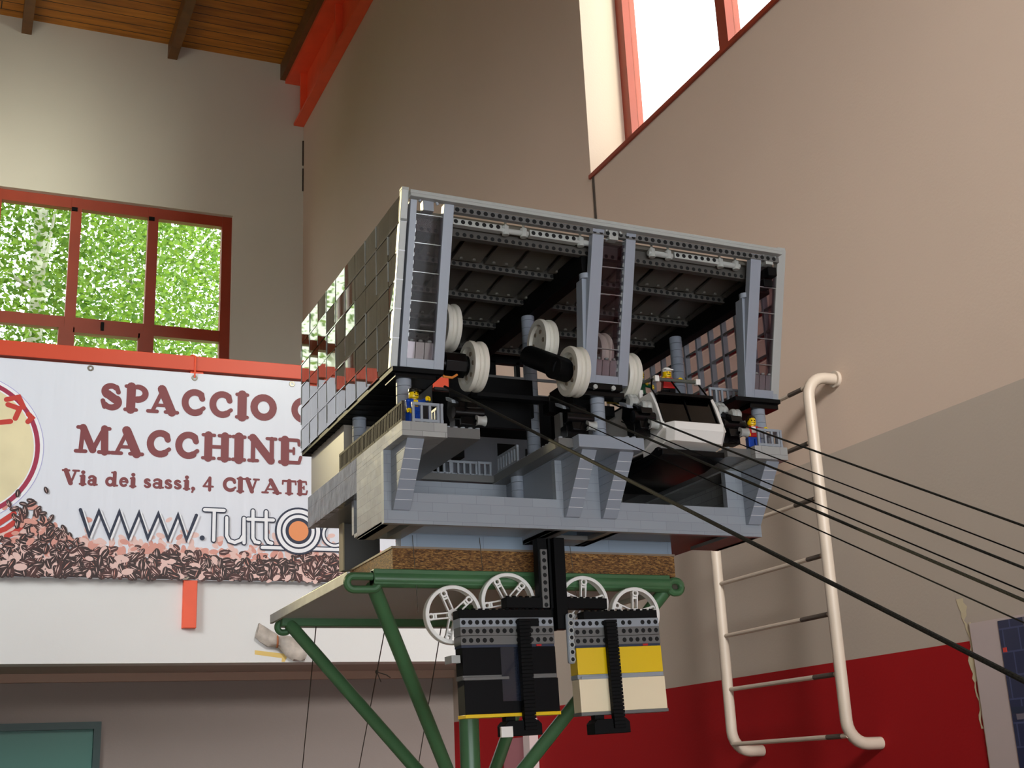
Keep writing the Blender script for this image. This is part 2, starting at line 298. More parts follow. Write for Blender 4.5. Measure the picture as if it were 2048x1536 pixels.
def birch(x, y, lean_x, r, label, seed, nleaf=7000):
    rg = random.Random(seed); t = thing('birch_tree', x, y, FZ, label, 'tree', 'birches outside the far window')
    pts = [(x + lean_x * (k / 8) + rg.uniform(-60, 60), y + rg.uniform(-60, 60), FZ + k * 1550) for k in range(9)]
    tr = MB().tube(pts, r, 10, 0, True, r * .4); T = tr.build('trunk', BARK, t)
    for k in range(16):
        br = MB()
        a = rg.uniform(0, 2 * pi); i = rg.randint(3, 7); p = Vector(pts[i]); L = rg.uniform(900, 2200)
        q = p + Vector((cos(a) * L * .8, sin(a) * L * .4, L * rg.uniform(.3, .8))); mid = (p + q) / 2 + Vector((0, 0, -120))
        br.tube([p, mid, q], r * .28, 6, 0, True, r * .06); br.build('branch', BARK, t)
    lf = MB()
    for k in range(nleaf):
        u = rg.gauss(0, .42); v = rg.gauss(0, .42); w = rg.uniform(-1, 1)
        if abs(u) > 1.2 or abs(v) > 1.2: continue
        c = Vector((x + lean_x * .5 + u * 2300, y + v * 1150, 7300 + w * 4200)); s_ = rg.uniform(26, 58)
        a = Vector((rg.gauss(0, 1), rg.gauss(0, 1), rg.gauss(0, .6))).normalized(); b_ = a.cross(Vector((rg.gauss(0, 1), rg.gauss(0, 1), rg.gauss(0, 1)))).normalized()
        lf.add([c - a * s_, c + b_ * s_ * .62, c + a * s_ * 1.1, c - b_ * s_ * .62], [(0, 1, 2, 3)])
    lf.build('foliage', LEAF, t, kind='stuff', smooth=False)
birch(900, 16400, -350, 150, 'white birch with a leaning trunk seen in the left pane of the far window', 1, 26000)
birch(2450, 20000, 150, 120, 'birch with a pale slim trunk seen through the middle panes of the far window', 2, 26000)
birch(4600, 23600, -100, 90, 'leafy bright green birch filling the right pane of the far window', 3, 26000)
birch(-4500, 18200, 100, 130, 'birch standing left of the panes in view outside the far window', 4, 6000)
MB().box(-12150, -5000, 30000, 34000, FZ, 15500).build('sun_blocker', WALLB, kind='structure')  # unseen block, added to keep the sun out of the far window
MB().box(-40000, 40000, 13000, 70000, FZ - 200, FZ - 5).build('ground', mat('lawn', '6f8a4a', .9, noise=.2, nscale=1), kind='structure')

# ------------------------------------------------------------------ banner and its rail
rl = thing('banner_rail', 1000, 7710, 2500, 'orange red steel rail along the top of the white parapet', 'rail')
MB().box(-5800, XR - 20, 7690, YP, 2497, 2591).build('rail_bar', ORRAIL, rl, 3)
for x in (1252, -1350, -3950): MB().box(x, x + 81, YP - 39, YP, 920, 2496).build('rail_post', REDST, rl, 3)
BN = mat('banner_vinyl', 'dfe3ec', .45, bump=0); nt = BN.node_tree
tcb = node(nt, 'ShaderNodeTexCoord'); wv = node(nt, 'ShaderNodeTexNoise'); mpb = node(nt, 'ShaderNodeMapping'); mpb.inputs['Scale'].default_value = (3.2, 1, .35); bmp = node(nt, 'ShaderNodeBump')
bmp.inputs['Strength'].default_value = .07; bmp.inputs['Distance'].default_value = .05; nt.links.new(tcb.outputs['Object'], mpb.inputs[0]); nt.links.new(mpb.outputs[0], wv.inputs[0]); nt.links.new(wv.outputs['Fac'], bmp.inputs['Height'])
nt.links.new(bmp.outputs[0], nt.nodes['Principled BSDF'].inputs['Normal'])
MAROON = mat('maroon_ink', '7d3b3f', .5); NAVY = mat('navy_ink', '1c2740', .5); INKW = mat('white_ink', 'eef0f4', .5); INKR = mat('red_ink', 'c23a30', .5); CREAM = mat('cream_ink', 'e6dab0', .5, noise=.1, nscale=3)
CRIM = mat('crimson_ink', 'a02a4a', .5); INKO = mat('orange_ink', 'e8935c', .5); PALEB = mat('pale_blue_ink', 'a9a8d8', .5)
BEAN = [mat('bean_dark_ink', '33201f', .5), mat('bean_brown_ink', '4a2a28', .5), mat('bean_pink_ink', 'e6c3bb', .5), mat('bean_salmon_ink', 'd99a8c', .5)]
YF = 7701      # banner face
bn = thing('banner', 1000, YF, 1200, 'large white vinyl coffee banner with maroon lettering hung on the parapet', 'banner')
MB().box(-2600, 2950, YF, YF + 3, 1200, 2482).build('cloth', BN, bn)
class Ink(MB):
    lay = 0
    def poly(s, pts, y, mi=0): return s.add([(px, y, pz) for px, pz in pts], [tuple(range(len(pts)))], mi)
    def disc(s, x, z, r, y, mi=0, n=20): return s.poly(arc(x, z, r, r, 0, 360 - 360 / n, n - 1), y, mi)
    def stroke(s, pts, w, y, mi=0, w1=None, step=.06):
        N = len(pts); closed = N > 3 and math.hypot(pts[0][0] - pts[-1][0], pts[0][1] - pts[-1][1]) < 1e-3; s.lay += 1; y -= s.lay * step; L_, R_ = [], []
        for i in range(N):
            p = pts[i]; a = pts[i - 1] if i else (pts[-2] if closed else None); c = pts[i + 1] if i < N - 1 else (pts[1] if closed else None)
            d0 = Vector((p[0] - a[0], p[1] - a[1])).normalized() if a else None; d1 = Vector((c[0] - p[0], c[1] - p[1])).normalized() if c else None
            t = ((d0 or d1) + (d1 or d0)); t = t.normalized() if t.length > 1e-4 else (d0 or d1); k = min(2.2, 1 / max(.3, t.dot(d0 or d1)))
            hw = (w if w1 is None else w + (w1 - w) * i / (N - 1)) / 2 * k; n = (-t.y * hw, t.x * hw)
            L_.append((p[0] + n[0], y, p[1] + n[1])); R_.append((p[0] - n[0], y, p[1] - n[1]))
        s.add(L_ + R_, [(i, i + 1, N + i + 1, N + i) for i in range(N - 1)], mi)
        if not closed:
            for e, i in ((0, 0), (1, N - 1)):
                p = pts[i]; l, r_ = L_[i], R_[i]; a0 = math.atan2(l[2] - p[1], l[0] - p[0]); sg = 1 if e == 0 else -1; hw = math.hypot(l[0] - p[0], l[2] - p[1])
                s.add([l] + [(p[0] + hw * cos(a0 + sg * pi * q / 6), y, p[1] + hw * sin(a0 + sg * pi * q / 6)) for q in range(1, 6)] + [r_], [tuple(range(7))], mi)
        return s
B, T = .055, .945
GL = {
 'I': [[(.5, B), (.5, T), .27], [(.12, B), (.88, B), .11], [(.12, T), (.88, T), .11]],
 'P': [[(.27, B), (.27, T), .25], [(.05, B), (.5, B), .11], [(.06, T), (.3, T), .11], ['a', .52, .7, .34, .245, 90, -90, .15, .2], [(.27, T - .02), (.55, T - .02), .12], [(.3, .45), (.55, .46), .1]],
 'A': [[(.5, .93), (.17, B), .11], [(.46, .93), (.8, B), .25], [(.28, .3), (.7, .3), .1], [(.03, B), (.32, B), .11], [(.6, B), (.98, B), .11]],
 'C': [['a', .55, .5, .38, .4, 55, 300, .2, .2], [(.78, .8), (.84, .66), .17], [(.84, .86), (.88, .66), .1], [(.72, .17), (.9, .3), .12]],
 'S': [['a', .47, .71, .27, .2, 40, 230, .16, .2], [(.32, .6), (.66, .4), .24], ['a', .5, .29, .29, .2, 40, -150, .22, .16], [(.7, .88), (.78, .68), .13], [(.14, .33), (.22, .1), .13]],
 'O': [['a', .5, .5, .37, .39, 0, 360, .22, .22]],
 'M': [[(.16, B), (.2, T), .12], [(.2, T), (.5, .12), .2], [(.5, .12), (.8, T), .13], [(.81, T), (.84, B), .2], [(.03, B), (.3, B), .11], [(.68, B), (.98, B), .11], [(.06, T), (.24, T), .11], [(.78, T), (.95, T), .11]],
 'H': [[(.22, B), (.22, T), .23], [(.78, B), (.78, T), .23], [(.2, .5), (.8, .5), .11], [(.04, B), (.42, B), .1], [(.58, B), (.96, B), .1], [(.04, T), (.42, T), .1], [(.58, T), (.96, T), .1]],
 'N': [[(.17, B), (.17, T), .13], [(.16, T), (.8, .08), .24], [(.83, T), (.83, .08), .13], [(.03, B), (.33, B), .1], [(.03, T), (.25, T), .1], [(.66, T), (.97, T), .1]],
 'E': [[(.27, B), (.27, T), .25], [(.06, B), (.84, B), .11], [(.06, T), (.8, T), .11], [(.3, .51), (.62, .51), .09], [(.84, T), (.86, .76), .09], [(.86, B), (.93, .28), .1], [(.64, .62), (.64, .4), .08]],
 'V': [[(.2, T), (.52, .08), .23], [(.8, T), (.53, .08), .11], [(.02, T), (.4, T), .11], [(.64, T), (.98, T), .11]],
 'T': [[(.5, B), (.5, T), .25], [(.08, T), (.92, T), .12], [(.28, B), (.72, B), .1], [(.08, T), (.06, .72), .1], [(.92, T), (.94, .72), .1]],
 'i': [[(.5, .06), (.5, .58), .24], [(.1, .06), (.9, .06), .1], [(.15, .6), (.5, .6), .1], [(.48, .86), (.52, .86), .2]],
 'a': [['a', .4, .2, .26, .15, 0, 360, .13, .13], [(.7, .5), (.7, .08), .2], ['a', .44, .46, .28, .15, 10, 160, .15, .13], [(.66, .06), (.95, .06), .1]],
 'd': [['a', .38, .31, .27, .24, 0, 360, .16, .16], [(.72, .08), (.72, .94), .19], [(.5, .94), (.72, .94), .1], [(.7, .06), (.95, .06), .1]],
 'e': [['a', .48, .32, .34, .25, 0, 310, .16, .14], [(.2, .34), (.82, .36), .09]],
 's': [['a', .5, .45, .27, .13, 30, 230, .13, .15], [(.32, .4), (.7, .26), .17], ['a', .5, .19, .3, .13, 40, -160, .15, .12]],
 ',': [[(.5, .1), (.55, .08), .2], [(.6, .06), (.35, -.16), .1]],
 '4': [[(.66, .04), (.66, .9), .17], [(.62, .9), (.12, .3), .1], [(.1, .29), (.95, .29), .11]],
}
def text(name, glyphs, z0, H, mi, mats):
    k = Ink()
    for ch, xa, xb in glyphs:
        w = xb - xa
        for st_ in GL[ch]:
            if st_[0] == 'a':
                _, cx, cy, rx, ry, a0, a1, w0, w1 = st_; pts = [(xa + p[0] * w, z0 + p[1] * H) for p in arc(cx, cy, rx, ry, a0, a1, 22)]
                k.stroke(pts, w0 * H * 1.28, YF - 1, 0, w1 * H * 1.28)
            else: k.stroke([(xa + p[0] * w, z0 + p[1] * H) for p in st_[:2]], st_[2] * H * 1.3, YF - 1, 0)
    return k.build(name, mats, bn, smooth=False)
def line(words, z0, H):
    for w_ in words: text('lettering', w_, z0, H, 0, MAROON)
line([[('S', 722, 859), ('P', 865, 1007), ('A', 1000, 1183), ('C', 1198, 1353), ('C', 1367, 1521), ('I', 1532, 1617), ('O', 1628, 1792)], [('C', 1879, 2048)]], 2211, 164)
line([[('M', 598, 798), ('A', 802, 986), ('C', 1001, 1154), ('C', 1169, 1322), ('H', 1333, 1513), ('I', 1513, 1606), ('N', 1617, 1795), ('E', 1807, 1959)]], 1938, 163)
line([[('V', 537, 630), ('i', 632, 673), ('a', 678, 735)], [('d', 779, 851), ('e', 858, 912), ('i', 917, 956)], [('s', 996, 1043), ('a', 1048, 1115), ('s', 1116, 1168), ('s', 1170, 1223), ('i', 1229, 1271), (',', 1271, 1305)], [('4', 1344, 1410)], [('C', 1462, 1552), ('I', 1550, 1597), ('V', 1597, 1689), ('A', 1705, 1827), ('T', 1830, 1924), ('E', 1927, 1995)]], 1744, 88)
k = Ink(); zig = [(648, 1595), (704, 1445), (751, 1590), (817, 1440), (866, 1592), (925, 1440), (978, 1590), (1034, 1440), (1089, 1588), (1151, 1437), (1204, 1586), (1258, 1438), (1312, 1588)]
k.stroke([(x + 12, z - 6) for x, z in zig], 16, YF - 8.5, 1); k.stroke(zig, 20, YF - 9.0, 0); k.disc(1350, 1452, 15, YF - 9.0, 0)
web = [[(1360, 1624), (1476, 1624)], [(1418, 1620), (1418, 1440)], [(1493, 1580), (1495, 1470), (1512, 1440), (1545, 1430), (1580, 1445), (1598, 1475), (1598, 1580)], [(1598, 1580), (1601, 1430)],
       [(1652, 1628), (1654, 1462), (1668, 1438), (1692, 1434)], [(1622, 1576), (1704, 1576)], [(1733, 1626), (1735, 1460), (1748, 1438), (1770, 1432)], [(1704, 1576), (1778, 1576)], [(1712, 1405), (2350, 1405)]]
for s_ in web: k.stroke(s_, 34, YF - 8.5, 0, None, .02); 
for s_ in web: k.stroke(s_, 20, YF - 9.3, 1, None, .02)
k.disc(1936, 1513, 148, YF - 9.9, 0, 40); k.disc(1936, 1513, 136, YF - 10.3, 1, 40); k.disc(1936, 1513, 112, YF - 10.6, 0, 40); k.disc(1936, 1513, 101, YF - 10.9, 1, 40); k.disc(1936, 1513, 82, YF - 11.2, 0, 36); k.disc(1936, 1513, 62, YF - 11.5, 2, 36)
cc = arc(2165, 1500, 72, 72, 60, 300, 20); k.stroke(cc, 30, YF - 8.5, 0); k.stroke(cc, 15, YF - 9.5, 1)
k.build('web_address_lettering', [NAVY, INKW, INKO], bn, smooth=False)
# round badge cut by the left edge of the picture
k = Ink(); lx, lz, lr = -15, 1934, 421
k.disc(lx, lz, lr + 22, YF - .6, 3, 72); k.disc(lx, lz, lr + 18, YF - .9, 1, 72); k.disc(lx, lz, lr, YF - 1.2, 2, 72); k.disc(lx, lz, lr - 26, YF - 1.5, 1, 72); k.disc(lx, lz, lr - 34, YF - 1.8, 0, 72)
for s_ in ([(205, 2230), (270, 2250), (300, 2190)], [(215, 2200), (280, 2180), (260, 2120)], [(330, 2150), (350, 2130), (330, 2105)], [(180, 2090), (235, 2100)],
           [(150, 1490), (215, 1500), (290, 1560)], [(180, 1440), (250, 1470), (330, 1540)], [(260, 1430), (300, 1450), (345, 1500)], [(120, 1420), (200, 1420)]): k.stroke(s_, 30, YF - 2.2, 4)
k.build('round_badge', [CREAM, INKW, CRIM, PALEB, INKR], bn, smooth=False)
# printed coffee beans
k = Ink(); rb = random.Random(4)
def bean(x, z, s_, mi, y):
    a = rb.uniform(0, pi); ca, sa = cos(a), sin(a)
    k.poly([(x + (px * ca - pz * sa) * s_, z + (px * sa + pz * ca) * s_) for px, pz in arc(0, 0, 1, .56, 0, 330, 11)], y, mi)
    if mi < 2:
        k.poly([(x + (px * ca - pz * sa) * s_, z + (px * sa + pz * ca) * s_) for px, pz in ((-.8, .02), (0, .14), (.8, .02), (0, -.04))], y - .03, 2 if rb.random() < .7 else 3)
        if rb.random() < .6: k.poly([(x + (px * ca - pz * sa) * s_, z + (px * sa + pz * ca) * s_) for px, pz in ((-.5, .3), (0, .48), (.5, .36), (0, .3))], y - .03, 2)
k.poly([(-2600, 1202), (2950, 1202), (2950, 1285), (-2600, 1300)], YF - .3, 0)
lay = 0
for band, cnt in ((0, 420), (1, 900), (2, 2300)):
    for i in range(cnt):
        x = rb.uniform(-2560, 2900); top = 1430 - 55 * (x > 800) + 22 * sin(x / 150)
        if band == 0: z = top - 30 + abs(rb.gauss(0, 75)); mi = rb.choice([2, 3, 2, 2]); s_ = rb.uniform(18, 32)
        elif band == 1: z = rb.uniform(1290, top + 10); mi = rb.choice([3, 3, 2, 1, 2]); s_ = rb.uniform(20, 34)
        else: z = 1222 + (top - 40 - 1222) * rb.random() ** 1.5; mi = rb.choice([0, 0, 0, 0, 1, 1, 2]); s_ = rb.uniform(22, 38)
        lay += 1; bean(x, z, s_, mi, YF - .5 - lay * .0015)
for i in range(110):
    t_ = rb.random(); lay += 1; bean(290 + t_ * 340 + rb.uniform(-40, 40), 1395 + (1 - t_) * 300 * rb.random() ** .8, rb.uniform(20, 30), rb.choice([0, 0, 0, 0, 1, 3]), YF - .5 - lay * .0015)
bean(454, 1702, 22, 0, YF - 7.5)
k.build('bean_print', BEAN, bn, smooth=False)
ey = MB()
for x, z in ((660, 2462), (1277, 2452), (1890, 2462), (30, 2462), (585, 1222), (1262, 1218), (1900, 1218), (-600, 2462)):
    ey.lathe((x, YF - 2, z), (0, 1, 0), [(9, -2), (17, -2), (19, 1), (9, 1)], 16)
ey.build('eyelet', mat('eyelet_metal', '8a8478', .3, metal=.8), bn)
tie = MB().tube([(1277, YF - 6, 2452), (1277, 7684, 2500), (1277, 7683, 2585), (1262, 7700, 2600), (1250, 7720, 2596)], 5, 8)
tie.build('cable_tie', REDST, None, label='red cord tying the banner to the rail above its middle eyelet', cat='cord')
# tape, bag on the parapet
bg_ = thing('wrapped_bag', 1840, YP - 40, 760, 'crumpled clear plastic bag taped low on the white parapet', 'bag')
bag = MB(); prof = [(1690, 905, 46), (1720, 885, 52), (1765, 860, 47), (1800, 848, 36), (1815, 842, 31), (1840, 838, 44), (1880, 815, 58), (1925, 795, 60), (1965, 780, 52), (1990, 770, 40)]
n0 = len(bag.v); rg = random.Random(9)
for x, z, r in prof:
    bag.v += [(x + cos(2 * pi * q / 14) * r * .25, YP - 42 - sin(2 * pi * q / 14) * 36 * rg.uniform(.7, 1), z + cos(2 * pi * q / 14) * r * rg.uniform(.85, 1.15)) for q in range(14)]
for i in range(len(prof) - 1):
    for q in range(14): bag.f.append((n0 + i * 14 + q, n0 + i * 14 + (q + 1) % 14, n0 + (i + 1) * 14 + (q + 1) % 14, n0 + (i + 1) * 14 + q)); bag.m.append(0)
bag.build('bag_film', mat('crumpled_film', 'b5aca2', .3, noise=.35, nscale=14, bump=.6), bg_)
MB().tube([(1812 + 4 * cos(a), YP - 42 + 36 * cos(a), 842 + 34 * sin(a)) for a in [i * pi / 8 for i in range(17)]], 6, 6).build('tie', mat('brown_tie', 'a0603a', .6), bg_)
tp = MB(); tp.prism([(1688, YP - 1, 770), (1688, YP - 1, 795), (1885, YP - 1, 772), (1880, YP - 1, 744)], (0, 1, 0)); tp.prism([(1855, YP - 1.2, 770), (1890, YP - 1.2, 772), (1870, YP - 1.2, 726), (1850, YP - 1.2, 726)], (0, 1, 0))
tp.build('masking_tape', mat('yellow_tape', 'e0c070', .6), None, label='strip of yellow tape stuck below the plastic bag', cat='tape')

# ------------------------------------------------------------------ right wall: ladder, poster, loose sheet
lad = thing('wall_ladder', 3050, 4400, 40, 'white tubular steel ladder fixed to the right wall', 'ladder')
LADM = mat('chipped_white_enamel', 'bcae9e', .45, noise=.06, nscale=5); CHIP = mat('bare_dark_steel', '4a4038', .6)
XLr = 3055
for y in (3985, 4760):
    pts = [(3140, y, 1500)] + [(3140 - 90 * sin(a), y, 1410 + 90 * cos(a)) for a in [i * pi / 12 for i in range(1, 7)]]
    ztop = 1475
    p = [(XR, y, ztop)] + [(XLr + 85 - 85 * sin(a), y, ztop - 85 + 85 * cos(a)) for a in [i * pi / 12 for i in range(0, 7)]] + [(XLr, y, 900), (XLr, y, 500), (XLr, y, 180)] + [(XLr + 85 - 85 * cos(a), y, 150 - 85 * sin(a)) for a in [i * pi / 12 for i in range(0, 7)]] + [(XR, y, 65)]
    MB().tube(p, 23, 14).build('rail', LADM, lad)
    MB().lathe((XR - 6, y, ztop), (1, 0, 0), [(20, -8), (34, -8), (34, 6), (20, 6)], 18).build('wall_flange', LADM, lad)
for i in range(7):
    z = 95 + i * 223
    r_ = MB().tube([(XLr, 3985, z), (XLr, 4760, z)], 9, 10); r_.tube([(XLr, 4020, z), (XLr, 4020 + 90 + 40 * (i % 3), z)], 9.6, 10, 1); r_.build('rung', [LADM, CHIP], lad)
ps = thing('wall_poster', XR - 4, 3000, -200, 'tall blue night picture with a white border at the right edge', 'poster')
MB().box(XR - 5, XR, 2300, 3440, -500, 436).build('poster_paper', mat('poster_white', 'b9a9a6', .5), ps)
def nightmat():
    m = mat('poster_blue', '1c2242', .4); nt = m.node_tree; b = nt.nodes['Principled BSDF']; g = node(nt, 'ShaderNodeNewGeometry'); br = node(nt, 'ShaderNodeTexBrick')
    sp = node(nt, 'ShaderNodeSeparateXYZ'); cb = node(nt, 'ShaderNodeCombineXYZ'); nt.links.new(g.outputs['Position'], sp.inputs[0]); nt.links.new(sp.outputs[1], cb.inputs[0]); nt.links.new(sp.outputs[2], cb.inputs[1])
    br.inputs['Scale'].default_value = 1; br.inputs['Brick Width'].default_value = .07; br.inputs['Row Height'].default_value = .075; br.inputs['Mortar Size'].default_value = .003
    br.inputs['Color1'].default_value = lin('1a2044'); br.inputs['Color2'].default_value = lin('262a48'); br.inputs['Mortar'].default_value = lin('3c4468'); nt.links.new(cb.outputs[0], br.inputs[0]); nt.links.new(br.outputs[0], b.inputs['Base Color']); return m
pb = MB().box(XR - 7, XR - 5, 2300, 3306, -500, 428).build('printed_picture', nightmat(), ps)
q_ = MB(); q_.prism([(XR - 8, 3175, 428), (XR - 8, 3195, 428), (XR - 8, 3150, -400), (XR - 8, 3120, -400)], (1, 0, 0)); q_.box(XR - 8, XR - 7, 3170, 3285, 110, 128); q_.box(XR - 8, XR - 7, 3283, 3300, 325, 340, 1); q_.box(XR - 8, XR - 7, 3170, 3300, 130, 150, 2)
q_.build('picture_details', [mat('poster_grey', '6a6470', .5), INKR, NAVY], pb)
fl = Ink(); rg = random.Random(12)
fk = MB()
L_, R_ = [], []
for i in range(30):
    z = 90 + i * 15; y = 3452 + (14 if z > 440 else 0) + 6 * sin(i * .9); w_ = rg.uniform(3, 9) + (12 if 250 < z < 330 or z > 455 else 0)
    L_.append((XR - 1.2, y + w_ * rg.uniform(.7, 1.3), z)); R_.append((XR - 1.2, y - w_ * rg.uniform(.4, 1), z))
for i in range(29): fk.add([R_[i], L_[i], L_[i + 1], R_[i + 1]], [(0, 1, 2, 3)])
fk.box(XR - 1, XR + .5, 3436, 3447, -400, 440)
fk.build('flaked_paint', mat('flaked_plaster', 'c6b898', .9), None, label='pale flaked paint patch beside the poster edge', cat='stain')
sh = thing('leaning_panel', XR - 60, 7200, FZ, 'pale pink panel with white edge post against the red wall', 'panel')
MB().box(XR - 40, XR - 6, 7060, 7480, FZ, 228).build('board', mat('pink_panel', 'a86a72', .6), sh); MB().box(XR - 60, XR - 4, 7040, 7130, FZ, 330).build('edge_post', mat('panel_post', 'c9b8b6', .5), sh)

# ------------------------------------------------------------------ green stand and board
sd = thing('display_stand', 582, 1470, FZ, 'green tubular steel stand carrying the model on a square frame', 'stand')
fb = MB(); fb.cyl((405, 1296, 207), (762, 1296, 207), 9.5, 16); fb.box(405, 762, 1288, 1303, 200, 216.5); fb.build('front_beam', GREEN, sd, 1)
MB().box(392, 772, 1642, 1664, 199, 216).build('back_beam', GREEN, sd, 2)
def ring(cx, cy, cz, w, h, r, ax='x'):
    p = []
    for a in [i * pi / 12 for i in range(24)]:
        ex = (w - h) / 2 * (1 if cos(a) >= 0 else -1); dx = ex + h / 2 * cos(a); p.append((cx + dx, cy, cz + h / 2 * sin(a)))
    return p + [p[0]]
for cx, cy, cz, w in ((394.5, 1294, 202, 34), (771, 1294, 204, 17), (397, 1653, 199, 16)): MB().tube(ring(cx, cy, cz, w, 14, 4.2), 4.2, 10, 0, False).build('handle_loop', GREEN, sd)
MB().box(379, 383, 1300, 1652, 203, 214.5).build('side_strip', METAL, sd, .6); MB().box(779, 783, 1300, 1652, 203, 214.5).build('side_strip', METAL, sd, .6)
MB().box(383, 779, 1303, 1645, 209, 214).build('underside_panel', mat('grey_underside', 'cfd0d2', .6), sd)
hub = (582, 1480, -60)
for a in ((408, 1303, 202), (764, 1303, 202), (404, 1648, 202), (768, 1648, 202)): MB().cyl(a, hub, 8, 16).build('strut', GREEN, sd)
MB().cyl((582, 1480, FZ + 30), (582, 1480, 205), 12, 20).build('post', GREEN, sd)
MB().lathe((582, 1480, FZ), (0, 0, 1), [(10, 30), (60, 26), (280, 8), (280, 0), (10, 0)], 40).build('foot', GREEN, sd)
bd = thing('particle_board', 605, 1460, 217, 'thick particle board between the green stand and the grey model', 'board')
MB().box(430, 777, 1301, 1633, 217, 241).build('core', OSB, bd); MB().box(429, 778, 1300, 1634, 241, 243.2).build('top_veneer', mat('board_top', '8a7a68', .5), bd)

# ------------------------------------------------------------------ the cable car station model
ST = thing('cable_car_station', 615, 1340, 243, 'large grey toy brick model of a cable car station with glazed sides', 'model')
P = lambda mb, n, m, b=0, **k: mb.build(n, m, ST, b, **k)
SEAM_GLINT = mat('pale_seam_glint', 'd8dade', .15)  # pale strips paint the bright highlights along the tile seams
# base
b = MB(); b.box(391, 839, 1208, 1216, 249, 281); b.box(391, 421, 1208, 1216, 281, 324); b.box(583, 660, 1208, 1216, 281, 324); b.box(797, 839, 1208, 1216, 281, 324)
base = P(b, 'base_wall', GRAY)
b = MB(); b.box(391, 399, 1216, 1302, 249, 324); P(b, 'side_wall', GRAYS)
b = MB(); b.box(391, 399, 1302, 1508, 300, 324); P(b, 'side_wall', GRAY_SHADED, label='grey bricks darkened in colour for shade')
b = MB(); b.box(831, 839, 1216, 1302, 249, 324); b.box(831, 839, 1302, 1508, 300, 324); P(b, 'side_wall', GRAYS)
for q_ in ((399, 583, 1340, 1348, 262, 326), (399, 583, 1216, 1340, 258, 262),): P(MB().box(*q_), 'bay_wall', GRAY, 0)
for q_ in ((583, 591, 1216, 1345, 249, 324), (652, 660, 1216, 1400, 249, 324),): P(MB().box(*q_), 'pier_wall', LGM, .3)
for q_ in ((660, 831, 1400, 1408, 249, 330), (660, 831, 1216, 1400, 258, 262),): P(MB().box(*q_), 'bay_wall', DG, 0)
for q_ in ((391, 410, 1216, 1302, 249, 252), (424, 440, 1216, 1300, 251, 258), (591, 652, 1262, 1300, 249, 254), (583, 600, 1216, 1300, 249, 254), (645, 660, 1216, 1300, 249, 254), (800, 839, 1216, 1300, 249, 253),): P(MB().box(*q_), 'underside_beam', DG, .3)
P(MB().box(440, 775, 1302, 1320, 243.2, 280), 'plinth_wall', BLUEG)
b = MB(); b.box(424, 470, 1470, 1480, 243.2, 300); b.box(470, 775, 1320, 1480, 243.2, 258); b.box(399, 831, 1310, 1500, 300, 304); P(b, 'rear_plinth', DG)
P(MB().box(422, 424, 1464, 1480, 243.2, 300), 'plinth_sunlit_edge', mat('sunlit_edge_strip', 'b8a888', .5))  # sunlight on the plinth edge, put into a pale strip
# walkways with studs
def deck(name, x0, x1, y0, y1, z0, z1, m, studs=None, sm=LG):
    o = MB().box(x0, x1, y0, y1, z0, z1); r = P(o, name, m, .3)
    if studs:
        s_ = MB()
        for sx, sy in studs: s_.cyl((sx, sy, z1 - .2), (sx, sy, z1 + 1.7), 2.4, 10)
        s_.build('stud', sm, r)
    return r
deck('walkway', 391, 438, 1147, 1302, 324, 338.5, GRAYS); deck('walkway', 391, 438, 1302.3, 1508, 324, 338.5, GRAY_SHADED)  # rear half darkened in colour for shade
deck('walkway', 438, 475, 1152, 1340, 326, 336.5, DG, [(442 + 8 * i, 1156) for i in range(5)] + [(471, 1164 + 8 * i) for i in range(22)])
deck('walkway', 583, 660, 1147, 1340, 324, 337.5, LGM, [(642, 1151), (650, 1151)])
deck('walkway', 566, 583, 1160, 1400, 326, 336, DG, [(570, 1164 + 8 * i) for i in range(29)])
deck('walkway', 799, 842, 1147, 1508, 324, 338.5, GRAYS)
deck('walkway', 768, 799, 1155, 1400, 326, 336, DG, [(772, 1160 + 8 * i) for i in range(29)])
deck('walkway', 399, 566, 1335, 1508, 327, 335, DG, [(404 + 8 * i, 1339) for i in range(20)])
# corbels in separate courses
for x0, x1 in ((399, 417), (591, 608), (635, 652), (819, 836)):
    c = MB(); n = 7; zb, zt = 262, 324; yt, yb = 1156, 1203
    for i in range(n):
        za = zb + (zt - zb) * i / n + (.05 if i else 0); z2 = zb + (zt - zb) * (i + 1) / n - .05
        ya = yb + (yt - yb) * (za - zb) / (zt - zb); y2 = yb + (yt - yb) * (z2 - zb) / (zt - zb)
        c.hexa([(x0, ya, za), (x1, ya, za), (x1, 1209, za), (x0, 1209, za), (x0, y2, z2), (x1, y2, z2), (x1, 1209, z2), (x0, 1209, z2)])
    cb0 = P(c, 'corbel', LGM, .3); c = MB()
    for i in range(1, n):
        za = zb + (zt - zb) * i / n - .3; ya = yb + (yt - yb) * (za - zb) / (zt - zb); c.box(x0 + .2, x1 - .2, ya - .5, ya + 2, za, za + .55)
    c.build('tile_seam_glint', SEAM_GLINT, cb0)
# control block at the rear left
b = MB(); b.box(401, 440, 1385, 1530, 338.5, 400); P(b, 'control_block', mat('sand_grey_block', 'a8a196', .35))
for q_ in ((447, 690, 1500, 1508, 335, 428), (690, 800, 1500, 1508, 335, 400)): P(MB().box(*q_), 'rear_wall', LGM, .3)
for q_ in ((642, 668, 1498.5, 1500, 345, 420), (682, 690, 1498.5, 1500, 345, 415)): P(MB().box(*q_), 'doorway', HOLE)
